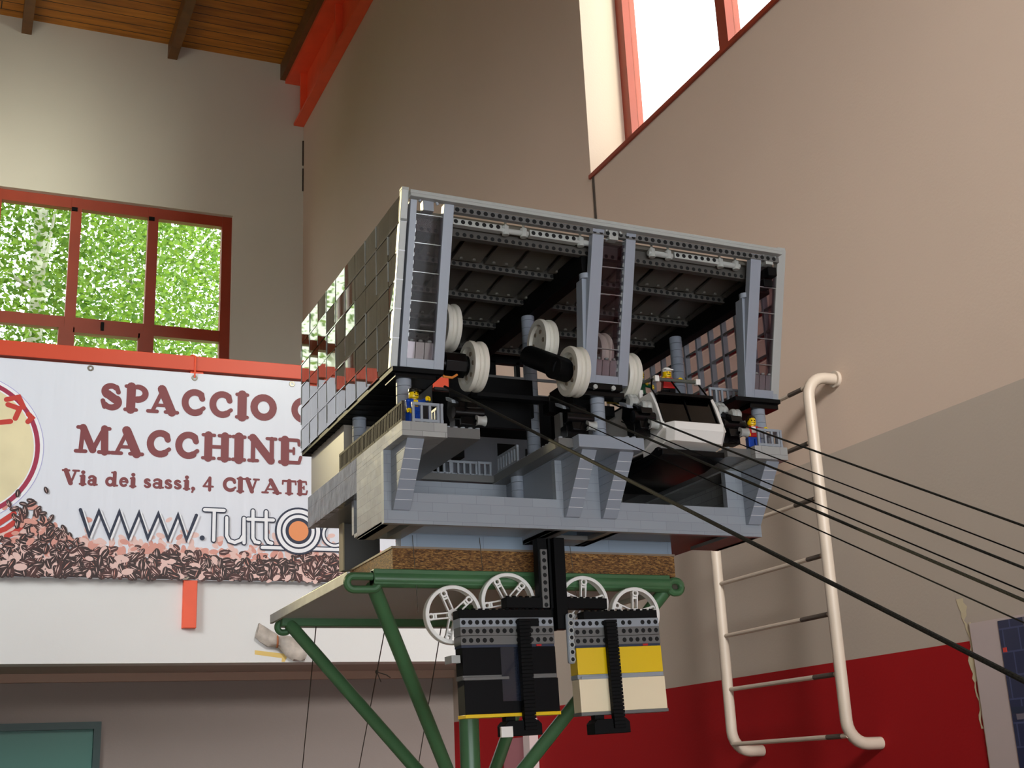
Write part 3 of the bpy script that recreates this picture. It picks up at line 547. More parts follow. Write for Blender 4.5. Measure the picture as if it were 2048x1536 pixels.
# columns
def column(x, y, z0, z1, r=8):
    c = MB(); z = z0
    while z < z1 - .5:
        zz = min(z + 9.6, z1); c.lathe((x, y, z), (0, 0, 1), [(.01, .15), (r - .3, .15), (r, .5), (r, zz - z - .5), (r - .3, zz - z - .1), (.01, zz - z - .1)], 22); z = zz
    return P(c, 'column', LGM)
for a in ((408, 1190, 338.5, 404), (411, 1356, 338.5, 404), (608, 1312, 300, 527), (632, 1194, 337.5, 398), (838, 1190, 338.5, 404), (826, 1336, 338.5, 530), (580, 1300, 300, 330)): column(*a)
# railings
def railing(pts, z0, h=21, step=7.6, name='railing', m=None):
    (xa, ya), (xb, yb) = pts; L = math.hypot(xb - xa, yb - ya); n = max(2, round(L / step)); r = MB()
    for i in range(n + 1):
        x, y = xa + (xb - xa) * i / n, ya + (yb - ya) * i / n; r.box(x - 1.3, x + 1.3, y - 1.3, y + 1.3, z0, z0 + h)
    dx, dy = (1.5, 0) if abs(xb - xa) > abs(yb - ya) else (0, 1.5); ex, ey_ = (0, 1.5) if dx else (1.5, 0)
    for z in (z0 + 1, z0 + h - 3): r.box(min(xa, xb) - dx - ex, max(xa, xb) + dx + ex, min(ya, yb) - dy - ey_, max(ya, yb) + dy + ey_, z, z + 3)
    return P(r, name, m or LG, .25)
railing([(404, 1151), (430, 1151)], 338.5); railing([(434, 1151), (434, 1176)], 338.5)
for i in range(5): railing([(394, 1153 + i * 45), (394, 1194 + i * 45)], 338.5, 22, 5.2, m=DGB)
railing([(808, 1151), (834, 1151)], 338.5); railing([(838, 1152), (838, 1190)], 338.5)
railing([(486, 1346), (516, 1346)], 335, 19); railing([(519, 1348), (549, 1348)], 335, 19); railing([(552, 1346), (566, 1346)], 335, 19); railing([(450, 1344), (480, 1344)], 335, 19)
railing([(570, 1330), (570, 1275)], 336, 21); railing([(792, 1215), (832, 1215)], 403, 22)
# glazed gallery walls
K = 48 / 178.; yfr = lambda z: 1183 - (z - 404) * K; ZT = lambda x: 580.5 - 8 * (x - 391) / 460.
gw = MB(); ge = MB(); gs = MB(); rg = random.Random(3); rows = [404 + i * 28.9 for i in range(7)]; cols = [1543 - 40 * i for i in range(12)]
for j in range(6):
    z0, z1 = rows[j] + .5, min(rows[j + 1], 578.5) - .5
    for i in range(11):
        ya, yb_ = cols[i] - .5, cols[i + 1] + .5
        f0, f1 = max(yb_, yfr(z0) + 2), max(yb_, yfr(z1) + 2)
        if f1 > ya - 2 and f0 > ya - 2: continue
        t1, t2, t3 = rg.uniform(-.36, .36), rg.uniform(-.36, .36), rg.uniform(-.3, .3)
        f0, f1 = min(f0, ya - .6), min(f1, ya - .6); X0 = 391
        gw.hexa([(X0 + t1, f0, z0), (X0 + 1.6 + t1, f0, z0), (X0 + 1.6 + t2, ya, z0), (X0 + t2, ya, z0), (X0 + t1 + t3, f1, z1), (X0 + 1.6 + t1 + t3, f1, z1), (X0 + 1.6 + t2 + t3, ya, z1), (X0 + t2 + t3, ya, z1)])
        ge.box(391.8, 399, ya - 1.4, ya, z0, z1)
        if rg.random() < .75: gs.box(390.3, 391.6, ya - .1, ya + 1.0, z0 + rg.uniform(0, 8), z1)
        if rg.random() < .6: gs.hexa([(390.3, f0, z0 - .8), (391.6, f0, z0 - .8), (391.6, ya, z0 - .8), (390.3, ya, z0 - .8), (390.3, f0, z0 + .3), (391.6, f0, z0 + .3), (391.6, ya, z0 + .3), (390.3, ya, z0 + .3)])
        if i % 2: ge.hexa([(391.6, f0, z0), (398, f0, z0), (398, ya, z0), (391.6, ya, z0), (391.6, f0, z0 + 1.5), (398, f0, z0 + 1.5), (398, ya, z0 + 1.5), (391.6, ya, z0 + 1.5)])
lw = P(gw, 'glazed_wall', CLR, 0, smooth=False, label='clear reflective left wall'); ge.build('pane_edge', CLE, lw); gs.build('pane_seam', clear('frosted_seam', 'e0e4e2', 3, .55, 'd8dcd8'), lw)
b = MB(); b.lean(391, 398.5, 404, 581, 1181, 8, K, 404); b.box(391, 398.5, yfr(581) - 2, yfr(581) + 7, 581, 584)
cp = P(b, 'corner_post', [TILE], .4); s_ = MB()
for i in range(1, 6): z = 404 + i * 28.9; s_.lean(390.9, 398.6, z, z + .9, 1180.8, 8, K, 404)
s_.build('tile_seam_glint', SEAM_GLINT, cp)
# right glazed wall: lattice
b = MB(); hz = MB()
for i in range(13):
    y = 1543 - 30 * i; zt = 563 if y > 1185 else 404 + (1183 - y) / K; 
    zb = max(404, 404 + (1183 - y) / K) if y < 1183 else 404
    if y > 1150: b.box(853, 860, y - 4, y, zb, 566)
P(b, 'lattice_bar', LG, .3)
for j in range(7):
    z = 404 + j * 27; yf = yfr(z); hz.box(853.5, 859, yf, 1543, z, z + 3.2)
P(hz, 'lattice_rail', CLE); gp = MB()
for j in range(6): gp.box(860.2, 861.4, yfr(404 + j * 27) + 2, 1543, 404 + j * 27, 430 + j * 27)
P(gp, 'glazed_wall', CLP)
b = MB(); b.lean(851, 862, 404, 574, 1181, 8, K, 404); b.box(851, 862, yfr(574) - 1, yfr(574) + 8, 574, 577); P(b, 'corner_post', TILE, .4)
# leaning framed panels at the front
def frontframe(x0, x1, wl, wr, right=True):
    f = MB(); zt = ZT(x0) - 9; f.lean(x0, x0 + wl, 405, zt, 1179, 9, K, 404)
    if right: f.lean(x1 - wr, x1, 405, zt, 1179, 9, K, 404)
    f.lean(x0 + wl, x1 - (wr if right else 0), 405, 414, 1179, 9, K, 404)
    o = P(f, 'window_frame', LGM, .3); xa, xb = x0 + wl, x1 - wr * right
    p = MB(); p.lean(xa, xb, 414, zt - 12, 1182.5, 1.4, K, 404); p.lean(xb - 2.5, xb - .5, 414, zt - 12, 1186, 8, K, 404); p.build('pane', CLP, o)
    e = MB()
    for i in range(1, 6): z = 414 + i * 28.9; e.lean(xa, xb, z, z + .8, 1182, 2, K, 404)
    for i in range(3): 
        w = (xb - xa) / 3; e.lean(xa + i * w + .4, xa + (i + 1) * w - .4, 414.5, 432, 1183.5, 5, K, 404); e.cyl((xa + (i + .5) * w, 1176, 432), (xa + (i + .5) * w, 1176, 434), 2.4, 10)
    for i in range(17): z = 420 + i * 8; e.lean(xa, xa + 1.3, z, z + 4, 1181.5, 5, K, 404) if x0 < 500 else e.lean(xb - 1.3, xb, z, z + 4, 1181.5, 5, K, 404)
    e.build('pane_edge', CLE, o)
    t = MB(); y = yfr(zt) ; t.box(xa + (xb - xa) * .22, xa + (xb - xa) * .62, y - 3, y + 6, zt - 10, zt + 1); t.tube([(xa + (xb - xa) * .1, y - 2, zt - 1), (xa + (xb - xa) * .2, y - 3, zt + 5), (xa + (xb - xa) * .66, y - 3, zt + 5), (xa + (xb - xa) * .78, y - 2, zt - 2)], 1.8, 8); t.build('top_hinge', LG if x0 < 500 else TILE, o, .3)
frontframe(400.5, 448, 7, 11); frontframe(609.5, 663, 14, 12); frontframe(813.5, 853, 14, 0, False)
# sloping props behind the frames
for x in (600, 806):
    p = MB(); p.hexa([(x + 8, 1176, 404), (x + 17, 1176, 404), (x + 17, 1192, 404), (x + 8, 1192, 404), (x + 4, 1158, 517), (x + 15, 1158, 517), (x + 15, 1172, 517), (x + 4, 1172, 517)]); p.cyl((x + 9, 1160, 517), (x + 9, 1160, 523), 6.5, 14); P(p, 'prop', LGM, .3)
# black undersides of the galleries
b = MB(); b.box(392, 447, 1176, 1543, 399, 404); 
for i in range(18): b.box(393, 446, 1182 + i * 20, 1184 + i * 20, 398.2, 399)
g1 = P(b, 'gallery_floor', BKM, .3); s_ = MB()
for x in (409, 424): s_.cyl((x, 1184, 396), (x, 1184, 401), 2.2, 8)
s_.build('pin', LG, g1); b = MB(); b.box(396, 440, 1180, 1214, 394, 399); b.build('bracket', BK, g1, .4)
g2 = P(MB().box(800, 861, 1176, 1543, 399, 404), 'gallery_floor', BKM, .3); MB().box(822, 860, 1180, 1204, 393, 399).build('bracket', BK, g2, .4)
g3 = P(MB().box(609, 655, 1176, 1206, 398, 405), 'column_cap', BK, .4); s_ = MB(); s_.box(604, 660, 1182, 1200, 392, 398); s_.build('bracket', BK, g3, .6)
s_ = MB()
for x in (621, 643): s_.cyl((x, 1174, 400), (x, 1178, 400), 2.6, 10)
s_.build('pin', TILE, g3)
# roof: front beams with holes, plates, girders
def hexbeam(mb, xa, xb, y0, y1, dz0, dz1, mi=0):
    return mb.hexa([(xa, y0, ZT(xa) + dz0), (xb, y0, ZT(xb) + dz0), (xb, y1, ZT(xb) + dz0), (xa, y1, ZT(xa) + dz0), (xa, y0, ZT(xa) + dz1), (xb, y0, ZT(xb) + dz1), (xb, y1, ZT(xb) + dz1), (xa, y1, ZT(xa) + dz1)], mi)
b = MB(); hexbeam(b, 398.5, 851, 1128, 1137, -8, -4.4); hexbeam(b, 398.5, 851, 1129, 1137, -4, -.2); P(b, 'front_beam', TILE, .5)
b = MB(); hexbeam(b, 448, 851, 1136, 1142, -15, -8.5)
x = 452.
while x < 846:
    b.cyl((x, 1135.8, ZT(x) - 11.8), (x, 1140, ZT(x) - 11.8), 2.5, 12, 1); x += 8
P(b, 'perforated_beam', [DG, HOLE])
b = MB(); x = 450.
while x < 800:
    if not (600 < x < 640):
        hexbeam(b, x, min(x + 57, 851), 1146, 1154, -24, -17)
        for i in range(7): b.cyl((x + 4 + i * 8, 1145.8, ZT(x) - 20.4), (x + 4 + i * 8, 1150, ZT(x) - 20.4), 2.5, 12, 1)
    b.cyl((x + 57, 1150, ZT(x) - 22), (x + 88, 1150, ZT(x + 30) - 22), 3.2, 12)
    for dx in (62, 83): b.cyl((x + dx, 1150, ZT(x) - 27), (x + dx, 1150, ZT(x) - 17), 4, 12); b.cyl((x + dx, 1150, ZT(x) - 19), (x + dx, 1150, ZT(x) - 9), 1.6, 8)
    x += 89
    if 560 < x < 660: P(b, 'perforated_beam', [TILE, HOLE], .3); b = MB()
P(b, 'perforated_beam', [TILE, HOLE], .3)
b = MB(); hexbeam(b, 398.5, 853, 1152, 1543, -17, -12); P(b, 'roof_plate', DGR)
b = MB(); rows_y = [1158, 1232, 1318, 1405, 1490]
for r_, y in enumerate(rows_y):
    hexbeam(b, 398.5, 851, y, y + 8, -32, -17, 2)
    x = 404.
    while x < 850: b.cyl((x, y - .2, ZT(x) - 29), (x, y + 4, ZT(x) - 29), 2.3, 10, 1); x += 8
    if r_ < 4:
        yn = rows_y[r_ + 1]; x = 402.
        while x < 848:
            za = ZT(x)
            b.hexa([(x, y + 10, za - 20), (x + 34, y + 10, za - 20), (x + 34, yn - 4, za - 27), (x, yn - 4, za - 27), (x, y + 10, za - 17.5), (x + 34, y + 10, za - 17.5), (x + 34, yn - 4, za - 24), (x, yn - 4, za - 24)])
            for sx in (9, 24): b.cyl((x + sx, yn - 10, za - 28.5), (x + sx, yn - 10, za - 26), 2.4, 8)
            x += 39
P(b, 'roof_panel', [DGR, HOLE, DGK])
for q_ in ((606, 622, 1160, 1543, 527, 551),): P(MB().box(*q_), 'roof_girder', BKM, .4)
for q_ in ((836, 851, 1160, 1543, 527, 548), (836, 848, 1138, 1156, 541, 552), (834, 846, 1146, 1160, 530, 540),): P(MB().box(*q_), 'roof_girder', BKM, 1)
for q_ in ((399, 410, 1160, 1543, 535, 551),): P(MB().box(*q_), 'roof_girder', BKM, .4)
# sheaves
def sheave(x, y, z, r=27.5, parent=None, m=WHOLD):
    s_ = MB(); s_.lathe((x, y, z), (1, 0, 0), [(r - 7, -8), (r - 1, -8), (r, -6), (r - .3, -3), (r - 2.2, -1.5), (r - 2.2, 1.5), (r - .3, 3), (r, 6), (r - 1, 8), (r - 7, 8), (r - 8, 5), (r - 8, -5)], 56)
    s_.lathe((x, y, z), (1, 0, 0), [(.01, -5), (9, -6), (r - 7, -4), (r - 7, 4), (9, 6), (.01, 5)], 40)
    for k in range(6):
        a = k * pi / 3; s_.cyl((x - 6.2, y + 13 * cos(a), z + 13 * sin(a)), (x + 6.2, y + 13 * cos(a), z + 13 * sin(a)), 2.6, 10, 1)
    return P(s_, 'sheave_wheel', [m, mat('sheave_recess', '8a7a66', .6) if 'sheave_recess' not in MATS else MATS['sheave_recess']])
for x, y, z in ((490, 1200, 419), (488, 1268, 486), (592, 1168, 412), (592, 1240, 468), (676, 1206, 425), (676, 1268, 470)): sheave(x, y, z)
b = MB(); b.cyl((440, 1200, 419), (482, 1200, 419), 11, 20); b.cyl((455, 1200, 419), (478, 1200, 419), 14, 8); P(b, 'axle', BK, .3); P(MB().cyl((452, 1268, 486), (480, 1268, 486), 9, 16), 'axle', BK, .3)
b = MB(); b.cyl((564, 1160, 412), (584, 1168, 412), 12, 20); b.cyl((573, 1236, 450), (575, 1158, 411), 12, 18); b.cyl((600, 1206, 425), (668, 1206, 425), 6, 14); P(b, 'drive_motor', BKM, .3)
P(MB().tube([(446, 1192, 408), (452, 1188, 401), (460, 1186, 400), (466, 1187, 404)], 1.3, 8), 'wire', ORG)
# cross beams and supports of the machinery
for q_ in ((498, 583, 1212, 1222, 391, 396), (498, 583, 1230, 1240, 395, 400), (583, 664, 1214, 1230, 380, 392), (440, 500, 1300, 1310, 452, 470),): P(MB().box(*q_), 'machine_beam', BKM, .4)
for q_ in ((583, 598, 1188, 1203, 338, 372), (622, 640, 1225, 1232, 338, 384), (478, 486, 1225, 1240, 336, 390), (530, 546, 1480, 1500, 335, 500), (468, 478, 1330, 1345, 335, 440),): P(MB().box(*q_), 'machine_post', DG, .4)
for q_ in ((512, 522, 1380, 1400, 335, 420), (640, 652, 1290, 1330, 338, 440), (500, 556, 1400, 1420, 372, 392), (690, 760, 1420, 1440, 335, 410),): P(MB().box(*q_), 'machine_block', BKM, .5)
P(MB().box(498, 583, 1262, 1268, 372, 402), 'machine_beam', BKM, .4); P(MB().box(498, 600, 1290, 1296, 395, 440), 'machine_beam', BKM, .4)
# rear screen with openings
for q_ in ((447, 564, 1526, 1534, 428, 560), (564, 800, 1526, 1534, 428, 494), (592, 656, 1526, 1534, 494, 545), (686, 692, 1526, 1534, 494, 545), (700, 714, 1526, 1534, 494, 545), (752, 800, 1526, 1534, 494, 560)): P(MB().box(*q_), 'rear_screen', BKM, .3)
b = MB(); b.box(564, 752, 1524, 1526, 519, 523); b.box(564, 752, 1520, 1526, 494, 498); P(b, 'rear_rail', DG); P(MB().box(564, 752, 1526, 1534, 541, 560), 'rear_screen', BKM, .3)
# cable saddles with rollers
def saddle(x, y, z, label, rollers=1, wide=10, train=0):
    o = MB(); o.prism([(x - wide, y - 2, z - 14), (x - wide, y + 4, z + 12), (x - wide, y + 34, z + 26), (x - wide, y + 40, z + 8), (x - wide, y + 22, z - 14)], (2 * wide, 0, 0)); o.box(x - wide - 3, x + wide + 3, y + 8, y + 24, z - 20, z - 6); o.cyl((x - wide - 6, y + 4, z), (x + wide + 6, y + 4, z), 6.5, 16)
    r = P(o, 'cable_saddle', BK, .6)
    w = MB(); w.lathe((x + wide + 1, y - 2, z - 9), (1, 0, 0), [(2, -5), (5.6, -5), (4.6, -2), (4.6, 2), (5.6, 5), (2, 5)], 18); w.build('roller', TILE, r)
    for k in range(train):
        yy, zz = y + 2 + k * 15, z + 12 + k * 8; w = MB(); w.lathe((x + (-4 if k % 2 else 3), yy, zz), (1, 0, 0), [(1, -6), (5, -6), (6.4, -4), (6.4, -1.5), (5.4, 0), (6.4, 1.5), (6.4, 4), (5, 6), (1, 6)], 18); w.build('roller', TILE, r)
    if train: t = MB(); t.prism([(x - 7, y - 6, z + 2), (x - 7, y - 4, z + 9), (x - 7, y + 56, z + 42), (x - 7, y + 60, z + 34)], (14, 0, 0)); t.build('roller_beam', BK, r, .5)
    h = MB(); h.hexa([(x - 14, y + 12, z + 12), (x - 3, y + 12, z + 12), (x - 3, y + 30, z + 20), (x - 14, y + 30, z + 20), (x - 14, y + 14, z + 16), (x - 3, y + 14, z + 16), (x - 3, y + 31, z + 24), (x - 14, y + 31, z + 24)]); h.build('saddle_plate', LG, r, .4)
    return r
saddle(470, 1166, 358, ''); saddle(596, 1166, 361, ''); saddle(671, 1160, 366, '', train=4, wide=7); saddle(783, 1158, 364, '', train=4, wide=8)
b = MB(); b.box(664, 680, 1222, 1232, 400, 412); b.cyl((668, 1222, 410), (668, 1218, 424), 2.2, 8); b.cyl((678, 1222, 412), (679, 1218, 430), 2.2, 8); P(b, 'control_lever', YE, .5)

# ------------------------------------------------------------------ cables
STEEL = mat('twisted_steel_cable', '34332f', .7, .1, metal=0, noise=.4, nscale=900); ROPE = mat('black_rope', '141414', .7, .1)
CD = Vector((0, -1, -.49))
def cable(name, x, y, z, t0, t1, r, m, label, sag=0):
    p0 = Vector((x, y, z)); pts = [p0 + CD * (t0 + (t1 - t0) * i / 40) + Vector((0, 0, -sag * sin(pi * i / 40))) for i in range(41)]
    return MB().tube(pts, r, 8).build(name, m, None, label=label, cat='cable', group='cables running down from the station')
cable('track_cable', 470, 1150, 364, -85, 1400, 1.5, STEEL, 'thickest grey cable, lowest, from the left saddle past the front')
cable('track_cable', 582, 1150, 367, -60, 1400, 1.15, STEEL, 'grey cable starting left of the middle round column')
cable('haul_rope', 597, 1150, 347.5, -40, 1400, .55, ROPE, 'thin black rope below the middle column, lowest of the black ones')
cable('track_cable', 673, 1150, 360, -95, 1400, 1.05, STEEL, 'cable passing just left of the white cabin bumper')
cable('haul_rope', 664, 1150, 346, -50, 1400, .6, ROPE, 'thin black rope under the white cabin bumper')
cable('track_cable', 794, 1150, 360, -95, 1400, 1.05, STEEL, 'topmost cable leaving from beside the figure at the right railing')
cable('haul_rope', 780, 1150, 340, -50, 1400, .65, ROPE, 'thin black rope just below the topmost cable')

# ------------------------------------------------------------------ cabin
cb_ = thing('cable_car_cabin', 725, 1240, 325, 'white cable car cabin with smoked windscreen docked in the right bay', 'cable car')
b = MB(); xs = (688, 696, 757, 766)
b.prism([(690, 1150, 358), (696, 1141, 358), (757, 1141, 358), (764, 1150, 358), (766, 1200, 358), (688, 1200, 358)], (0, 0, -9)); b.add([(690, 1150, 349), (696, 1141, 349), (757, 1141, 349), (764, 1150, 349), (766, 1200, 349), (688, 1200, 349), (692, 1156, 339), (698, 1148, 338), (757, 1148, 337), (763, 1156, 337), (765, 1200, 330), (688, 1200, 330)], [(0, 1, 7, 6), (1, 2, 8, 7), (2, 3, 9, 8), (3, 4, 10, 9), (4, 5, 11, 10), (5, 0, 6, 11), (6, 7, 8, 9, 10, 11)])
b.build('bumper', WH, cb_, .6)
b = MB()
for x in (686.5, 762):
    b.prism([(x, 1150, 352), (x, 1162, 382), (x, 1172, 398), (x, 1330, 398), (x, 1330, 340), (x, 1200, 336)], (4, 0, 0))
b.box(687, 692, 1196, 1206, 392, 408); b.box(686.5, 766, 1328, 1332, 340, 398); b.build('side_panel', WH, cb_, .5)
b = MB().hexa([(690, 1153, 358), (762, 1153, 358), (762, 1154.5, 358), (690, 1154.5, 358), (690, 1168, 393), (760, 1168, 393), (760, 1169.5, 393), (690, 1169.5, 393)]); b.build('windscreen', SMOKE, cb_)
b = MB(); b.box(690, 760, 1160, 1172, 392.5, 396); 
for x in (690, 725, 759): b.tube([(x, 1153, 360), (x, 1167, 393.5), (x + 1, 1176, 403), (x + (8 if x < 700 else -2), 1186, 418)], 1.1, 6)
b.build('windscreen_frame', BK, cb_, .4)
b = MB(); b.box(688, 766, 1158, 1330, 325, 331); b.prism([(688, 1158, 325), (688, 1200, 318), (688, 1320, 318), (688, 1330, 325)], (78, 0, 0)); b.box(690, 763, 1170, 1326, 331, 336); b.build('underframe', BK, cb_, .4)
b = MB()
for i in range(8): b.box(693 + 8.4 * i, 699 + 8.4 * i, 1159, 1185, 358, 362); b.cyl((696 + 8.4 * i, 1163, 362), (696 + 8.4 * i, 1163, 368), 2.6, 8)
b.box(692, 760, 1190, 1194, 358, 380); b.build('control_desk', BKM, cb_)
P_ = MB().box(691, 763, 1192, 1328, 398.2, 403); P_.build('roof_plate', BKM, cb_, .4)
b = MB().tube([(703, 1186, 419), (757, 1186, 419)], 2.2, 10); b.tube([(703, 1186, 419), (690, 1215, 419)], 1.8, 8); b.tube([(690, 1215, 419), (689, 1240, 400)], 1.4, 8); b.build('roof_rail', mat('olive_bar', '5a5c54', .4), cb_)
b = MB(); b.box(701, 706.5, 1183, 1189, 415.5, 422.5); b.box(754, 760, 1183, 1189, 415.5, 422.5); b.build('rail_clip', WH, cb_, .6)

# ------------------------------------------------------------------ toy figures
def figure(x, y, z, yaw, torso, legs, hat, label, arms=((30, 20), (30, 20)), face=True, hatc=BK, armc=None, seated=False, chest=None):
    t = thing('toy_figure', x, y, z, label, 'toy figure', 'toy figures on the model'); R_ = Matrix.Rotation(radians(yaw), 3, 'Z'); O = Vector((x, y, z))
    def tf(mb): mb.v = [tuple(O + R_ @ Vector(v)) for v in mb.v]; return mb
    l = MB(); l.box(-7.8, 7.8, -4, 4, 11.5, 14.2)
    for s_ in (-1, 1): l.box(s_ * 4 - 3.6, s_ * 4 + 3.6, -4, 4, 2, 12); l.box(s_ * 4 - 3.6, s_ * 4 + 3.6, -6, 4, 0, 3)
    tf(l).build('legs', legs, t, .6)
    b = MB(); b.hexa([(-7.6, -3.8, 14.2), (7.6, -3.8, 14.2), (7.6, 3.8, 14.2), (-7.6, 3.8, 14.2), (-5.6, -3.8, 27), (5.6, -3.8, 27), (5.6, 3.8, 27), (-5.6, 3.8, 27)]); tf(b).build('torso', torso, t, .7)
    if chest: c_ = MB(); c_.box(-2.6, 2.6, -4.1, -3.7, 19, 26); tf(c_).build('shirt_front', chest, t)
    for s_, (fw, out) in zip((-1, 1), arms):
        a, o_ = radians(fw), radians(out); d = Vector((s_ * sin(o_), -sin(a) * cos(o_), -cos(a) * cos(o_))); sh_ = Vector((s_ * 6.6, 0, 24.5)); el = sh_ + d * 6; wr = el + Vector((d.x, d.y - .35, d.z)).normalized() * 5.5
        m_ = MB().tube([sh_, el, wr], 2.5, 10, 0, True, 2.1); m_.ball(sh_, 2.9, 2.9, 2.9, 10); arm = tf(m_).build('arm', armc or torso, t)
        h = MB(); hc = wr + d * 2; h.tube([hc + Vector((2.2 * cos(q), 0, 2.2 * sin(q))) for q in [radians(g_) for g_ in range(-50, 231, 40)]], 1.1, 6); h.cyl(wr, wr + d * 1.5, 1.4, 8); tf(h).build('hand', YE, t)
    hd_ = MB(); hd_.lathe((0, 0, 27), (0, 0, 1), [(.01, 0), (3, 0), (3.2, 1), (4.6, 1.6), (5, 2.6), (5, 8), (4.5, 9.2), (2.6, 9.6), (2.5, 11), (.01, 11)], 24); H_ = tf(hd_).build('head', YE, t)
    f = MB()
    for sx in (-1.7, 1.7): f.cyl((sx, -5.2, 33), (sx, -4.4, 33), .65, 8)
    f.tube([(2 * cos(q), -4.95, 31.2 + 1.1 * sin(q)) for q in [radians(g_) for g_ in range(200, 341, 20)]], .35, 6); tf(f).build('face', BK, H_)
    if hat == 'cap':
        h = MB(); h.lathe((0, 0, 35), (0, 0, 1), [(5.4, -1), (5.6, 0), (5, 3), (3, 4.6), (.01, 5)], 24); h.prism([(-5, -3, 35), (-4.4, -9, 34.2), (0, -10.6, 34), (4.4, -9, 34.2), (5, -3, 35)], (0, 0, 1.3)); tf(h).build('cap', hatc, t)
    elif hat == 'hair':
        h = MB(); h.ball((0, 1.4, 35), 6.2, 6, 5.6, 16); h.ball((0, 3.2, 30), 5.8, 4, 6, 14); tf(h).build('hair', hatc, t)
    return t
figure(409, 1163, 338.5, 14, BLU, BLU, 'cap', 'toy figure in blue with a black cap at the left front railing', arms=((20, 12), (95, 8)), chest=YE)
figure(811, 1166, 338.5, -8, RD, BLU, 'hair', 'dark haired toy figure in red and blue behind the right railing', arms=((40, 15), (70, 20)), hatc=BRN, chest=WH)
figure(734, 1212, 403, -6, RD, BK, 'cap', 'toy figure in a red top and white cap riding the white cabin', arms=((75, 20), (75, 20)), hatc=WH)
figure(706, 1226, 403, 40, GRN, GRN, None, 'bare headed toy figure in green at the left of the cabin roof', arms=((60, 15), (60, 15)))

# ------------------------------------------------------------------ pulley mast and counterweights
pm = thing('pulley_mast', 594, 1262, 160, 'black mast with four white spoked wheels hanging under the model', 'pulley')
b = MB(); b.box(594, 597, 1258, 1270, 173, 248.8); b.box(581, 592, 1258, 1270, 173, 248.8); b.box(598, 611, 1252, 1266, 150, 248.8); b.box(595, 604, 1262, 1272, 150, 196); b.box(592, 594, 1266, 1268, 180, 248, 1); b.build('mast', [BKM, CLE], pm, .4)
b = MB(); b.box(583, 591, 1255, 1258, 173, 236)
for i in range(8): b.cyl((587, 1254.7, 176 + 8 * i), (587, 1256, 176 + 8 * i), 2.4, 12, 1)
b.build('perforated_bar', [DG, HOLE], pm, .3)
b = MB(); b.box(606, 614.5, 1246, 1252, 113, 166)
b.build('link_bar', [LG], pm, 2.5); b2 = MB()
for i in range(7): b2.lathe((610.5, 1246, 117.5 + 7.6 * i), (0, 1, 0), [(2.2, -.4), (3.4, -.4), (3.4, .2), (2.2, .2)], 14); b2.cyl((610.5, 1245.8, 117.5 + 7.6 * i), (610.5, 1247, 117.5 + 7.6 * i), 2.2, 12, 1)
b2.build('link_hole', [TILE, HOLE], pm)
b = MB(); b.box(541, 585, 1256, 1271, 172.6, 184)
for i in range(6): b.cyl((545 + 7.6 * i, 1262, 184), (545 + 7.6 * i, 1262, 186), 2.4, 10)
b.build('axle_block', BKM, pm, .4)
b = MB(); b.box(604, 661, 1256, 1271, 172.6, 184)
for i in range(7): b.cyl((610 + 7.6 * i, 1262, 184), (610 + 7.6 * i, 1262, 186), 2.4, 10)
b.build('axle_block', BKM, pm, .4)
def spoked(x, y, z, r, rot, yaw):
    w = MB(); ax = Vector((sin(radians(yaw)), cos(radians(yaw)), 0)); u = Vector((cos(radians(yaw)), -sin(radians(yaw)), 0)); c = Vector((x, y, z)); up = Vector((0, 0, 1))
    w.lathe(c, ax, [(r - 4, -5.5), (r - .6, -5.5), (r, -4.5), (r - 1, 0), (r, 4.5), (r - .6, 5.5), (r - 4, 5.5), (r - 3.2, 0)], 60)
    W_ = w.build('wheel_rim', WH, pm); s_ = MB(); s_.lathe(c, ax, [(2.2, -4), (6, -4), (6, 4), (2.2, 4)], 20)
    for k in range(5):
        a = radians(rot + 72 * k); d = u * cos(a) + up * sin(a); n_ = u * -sin(a) + up * cos(a)
        for sg in (-1, 1): s_.obox(c + d * (r * .47) + n_ * sg * 2.6, Matrix((d, ax, n_)).transposed(), r * .82, 5, 1.5)
        e_ = c + d * (r * .78); s_.lathe(e_, ax, [(2.1, -3), (3.9, -3), (3.9, 3), (2.1, 3)], 16); s_.obox(c + d * (r * .6), Matrix((d, ax, n_)).transposed(), 2, 4, 6)
    s_.build('spokes', WH, W_)
for x, y, z, r, rot in ((487, 1276.5, 167, 31, 185), (552, 1280, 182, 31, 190), (643, 1280, 182, 29.5, 85), (705, 1276.5, 170, 29.5, 85)): spoked(x, y, z, r, rot, 4)
